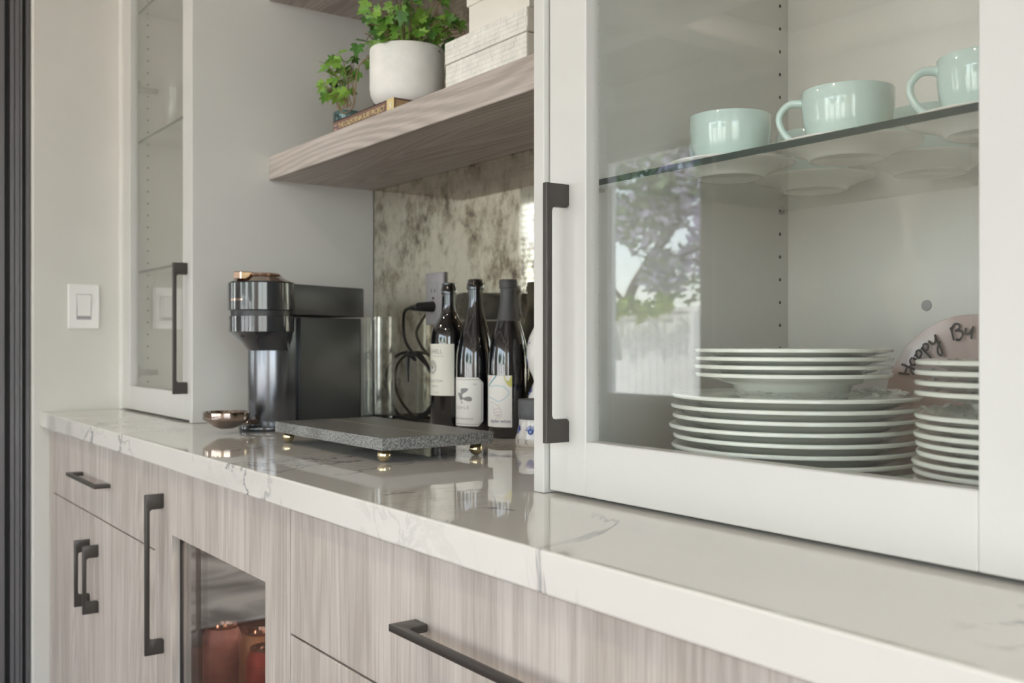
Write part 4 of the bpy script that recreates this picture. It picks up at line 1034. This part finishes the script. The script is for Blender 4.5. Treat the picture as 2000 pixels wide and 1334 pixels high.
# bubble wrap between the stacks
def film(name, c, R0, R1, z, a0, a1, label, seed):
    rnd = random.Random(seed); bm = bmesh.new(); nr, na = 12, 90; G = []
    for i in range(nr+1):
        row = []
        for j in range(na+1):
            a = a0+(a1-a0)*j/na; r = R0+(R1-R0)*i/nr + rnd.uniform(-.002, .002)
            row.append(bm.verts.new((c[0]+r*math.cos(a), c[1]+r*math.sin(a), z+.004+.0015*math.sin(j*.5+i)+.0015*math.sin(i*1.7+j*.23)+rnd.uniform(0, .0022))))
        G.append(row)
    for i in range(nr):
        for j in range(na): bm.faces.new([G[i][j], G[i+1][j], G[i+1][j+1], G[i][j+1]])
    o = mesh(name, bm, M['wrapfilm'], smooth='all'); tag(o, label, 'bubble wrap'); return o
zr = ZF+.01108*7+.0242
film('bubble_wrap', (-.7137, .9023), .075, .118, zr, rad(-95), rad(75), 'crumpled clear bubble wrap between the two sizes of plate in the left stack', 5)
film('bubble_wrap', RS, .058, .094, ZF+.0083*9+.0195, rad(-200), rad(-60), 'crumpled clear bubble wrap between bowls and salad plates in the right stack', 6)

# pink keepsake plate leaning at the back
pk = thing('pink_plate', 'round pink plate with black handwritten greeting leaning behind the plate stacks', 'plate', (-.632, 1.085, ZF+.0005))
TILT = math.radians(-12)
mt = Matrix.Rotation(TILT, 4, 'X') @ Matrix.Translation((0, 0, .0985)) @ Matrix.Rotation(math.pi/2, 4, 'X')
t = bmesh.new(); lathe(t, [(0, -.004), (.070, -.004), (.090, .001), (.0965, .0045), (.0975, .0055), (.0965, .0065), (.088, .004), (.068, .0005), (0, .0003)], 80)
bm = bmesh.new(); add(bm, t, 0, mt); mesh('dish', bm, M['pink'], pk, 60, local=True)
# handwriting strokes set round the rim; (s, h): s along the arc in mm, h outward in mm
HAND = {'H': [[(0, 9), (1, 4), (2, 0)], [(5.5, 10), (6, 4), (6.5, -1), (4.5, -3), (3.5, -1), (7.5, 3.5)], [(1, 4), (5.8, 5)]],
        'a': [[(4, 5.5), (1.5, 5.5), (0, 2.5), (2, .3), (4, 3), (4.2, 5), (4.5, 1), (6, .6)]],
        'p': [[(0, 5.5), (.6, 1), (1, -6)], [(.6, 3.5), (2.5, 6), (4.6, 4.5), (3.8, 1.5), (1, 1)]],
        'y': [[(0, 6), (1.2, 2.5), (3.4, 2.2), (5, 5)], [(5.2, 7.5), (5.2, 1), (5.6, -6), (4, -9), (2, -6.5), (3.6, -2.5), (7, 1)]],
        'B': [[(0, 8), (.6, 4), (1.2, -2)], [(.2, 6), (2.5, 9.5), (5.4, 8.5), (5.4, 6), (3, 4.6), (6.5, 4), (7.8, 1), (5.5, -2.2), (2.6, -1.6)]],
        'u': [[(0, 6), (.4, 2), (2.6, 1.6), (4.4, 5.5)], [(4.6, 7), (4.4, 3), (5, -2)]]}
bm = bmesh.new()
def write(word, deg0, R, adv):
    s0 = 0
    for ch, ad in zip(word, adv):
        for st in HAND[ch]:
            P = []
            for s_, h_ in st:
                a = math.radians(deg0)-(s0+s_)*.0017/R; r = R+h_*.0017
                P.append((r*math.cos(a), r*math.sin(a)))
            add(bm, ribbon_pts(P, .0027), 0, mt @ Matrix.Translation((0, 0, .0066)))
        s0 += ad
write('Happy', 163, .0715, (8.5, 6, 6.2, 6.2, 8))
write('Bu', 105, .0715, (9.5, 6))
mesh('handwriting', bm, M['ink'], pk, local=True)
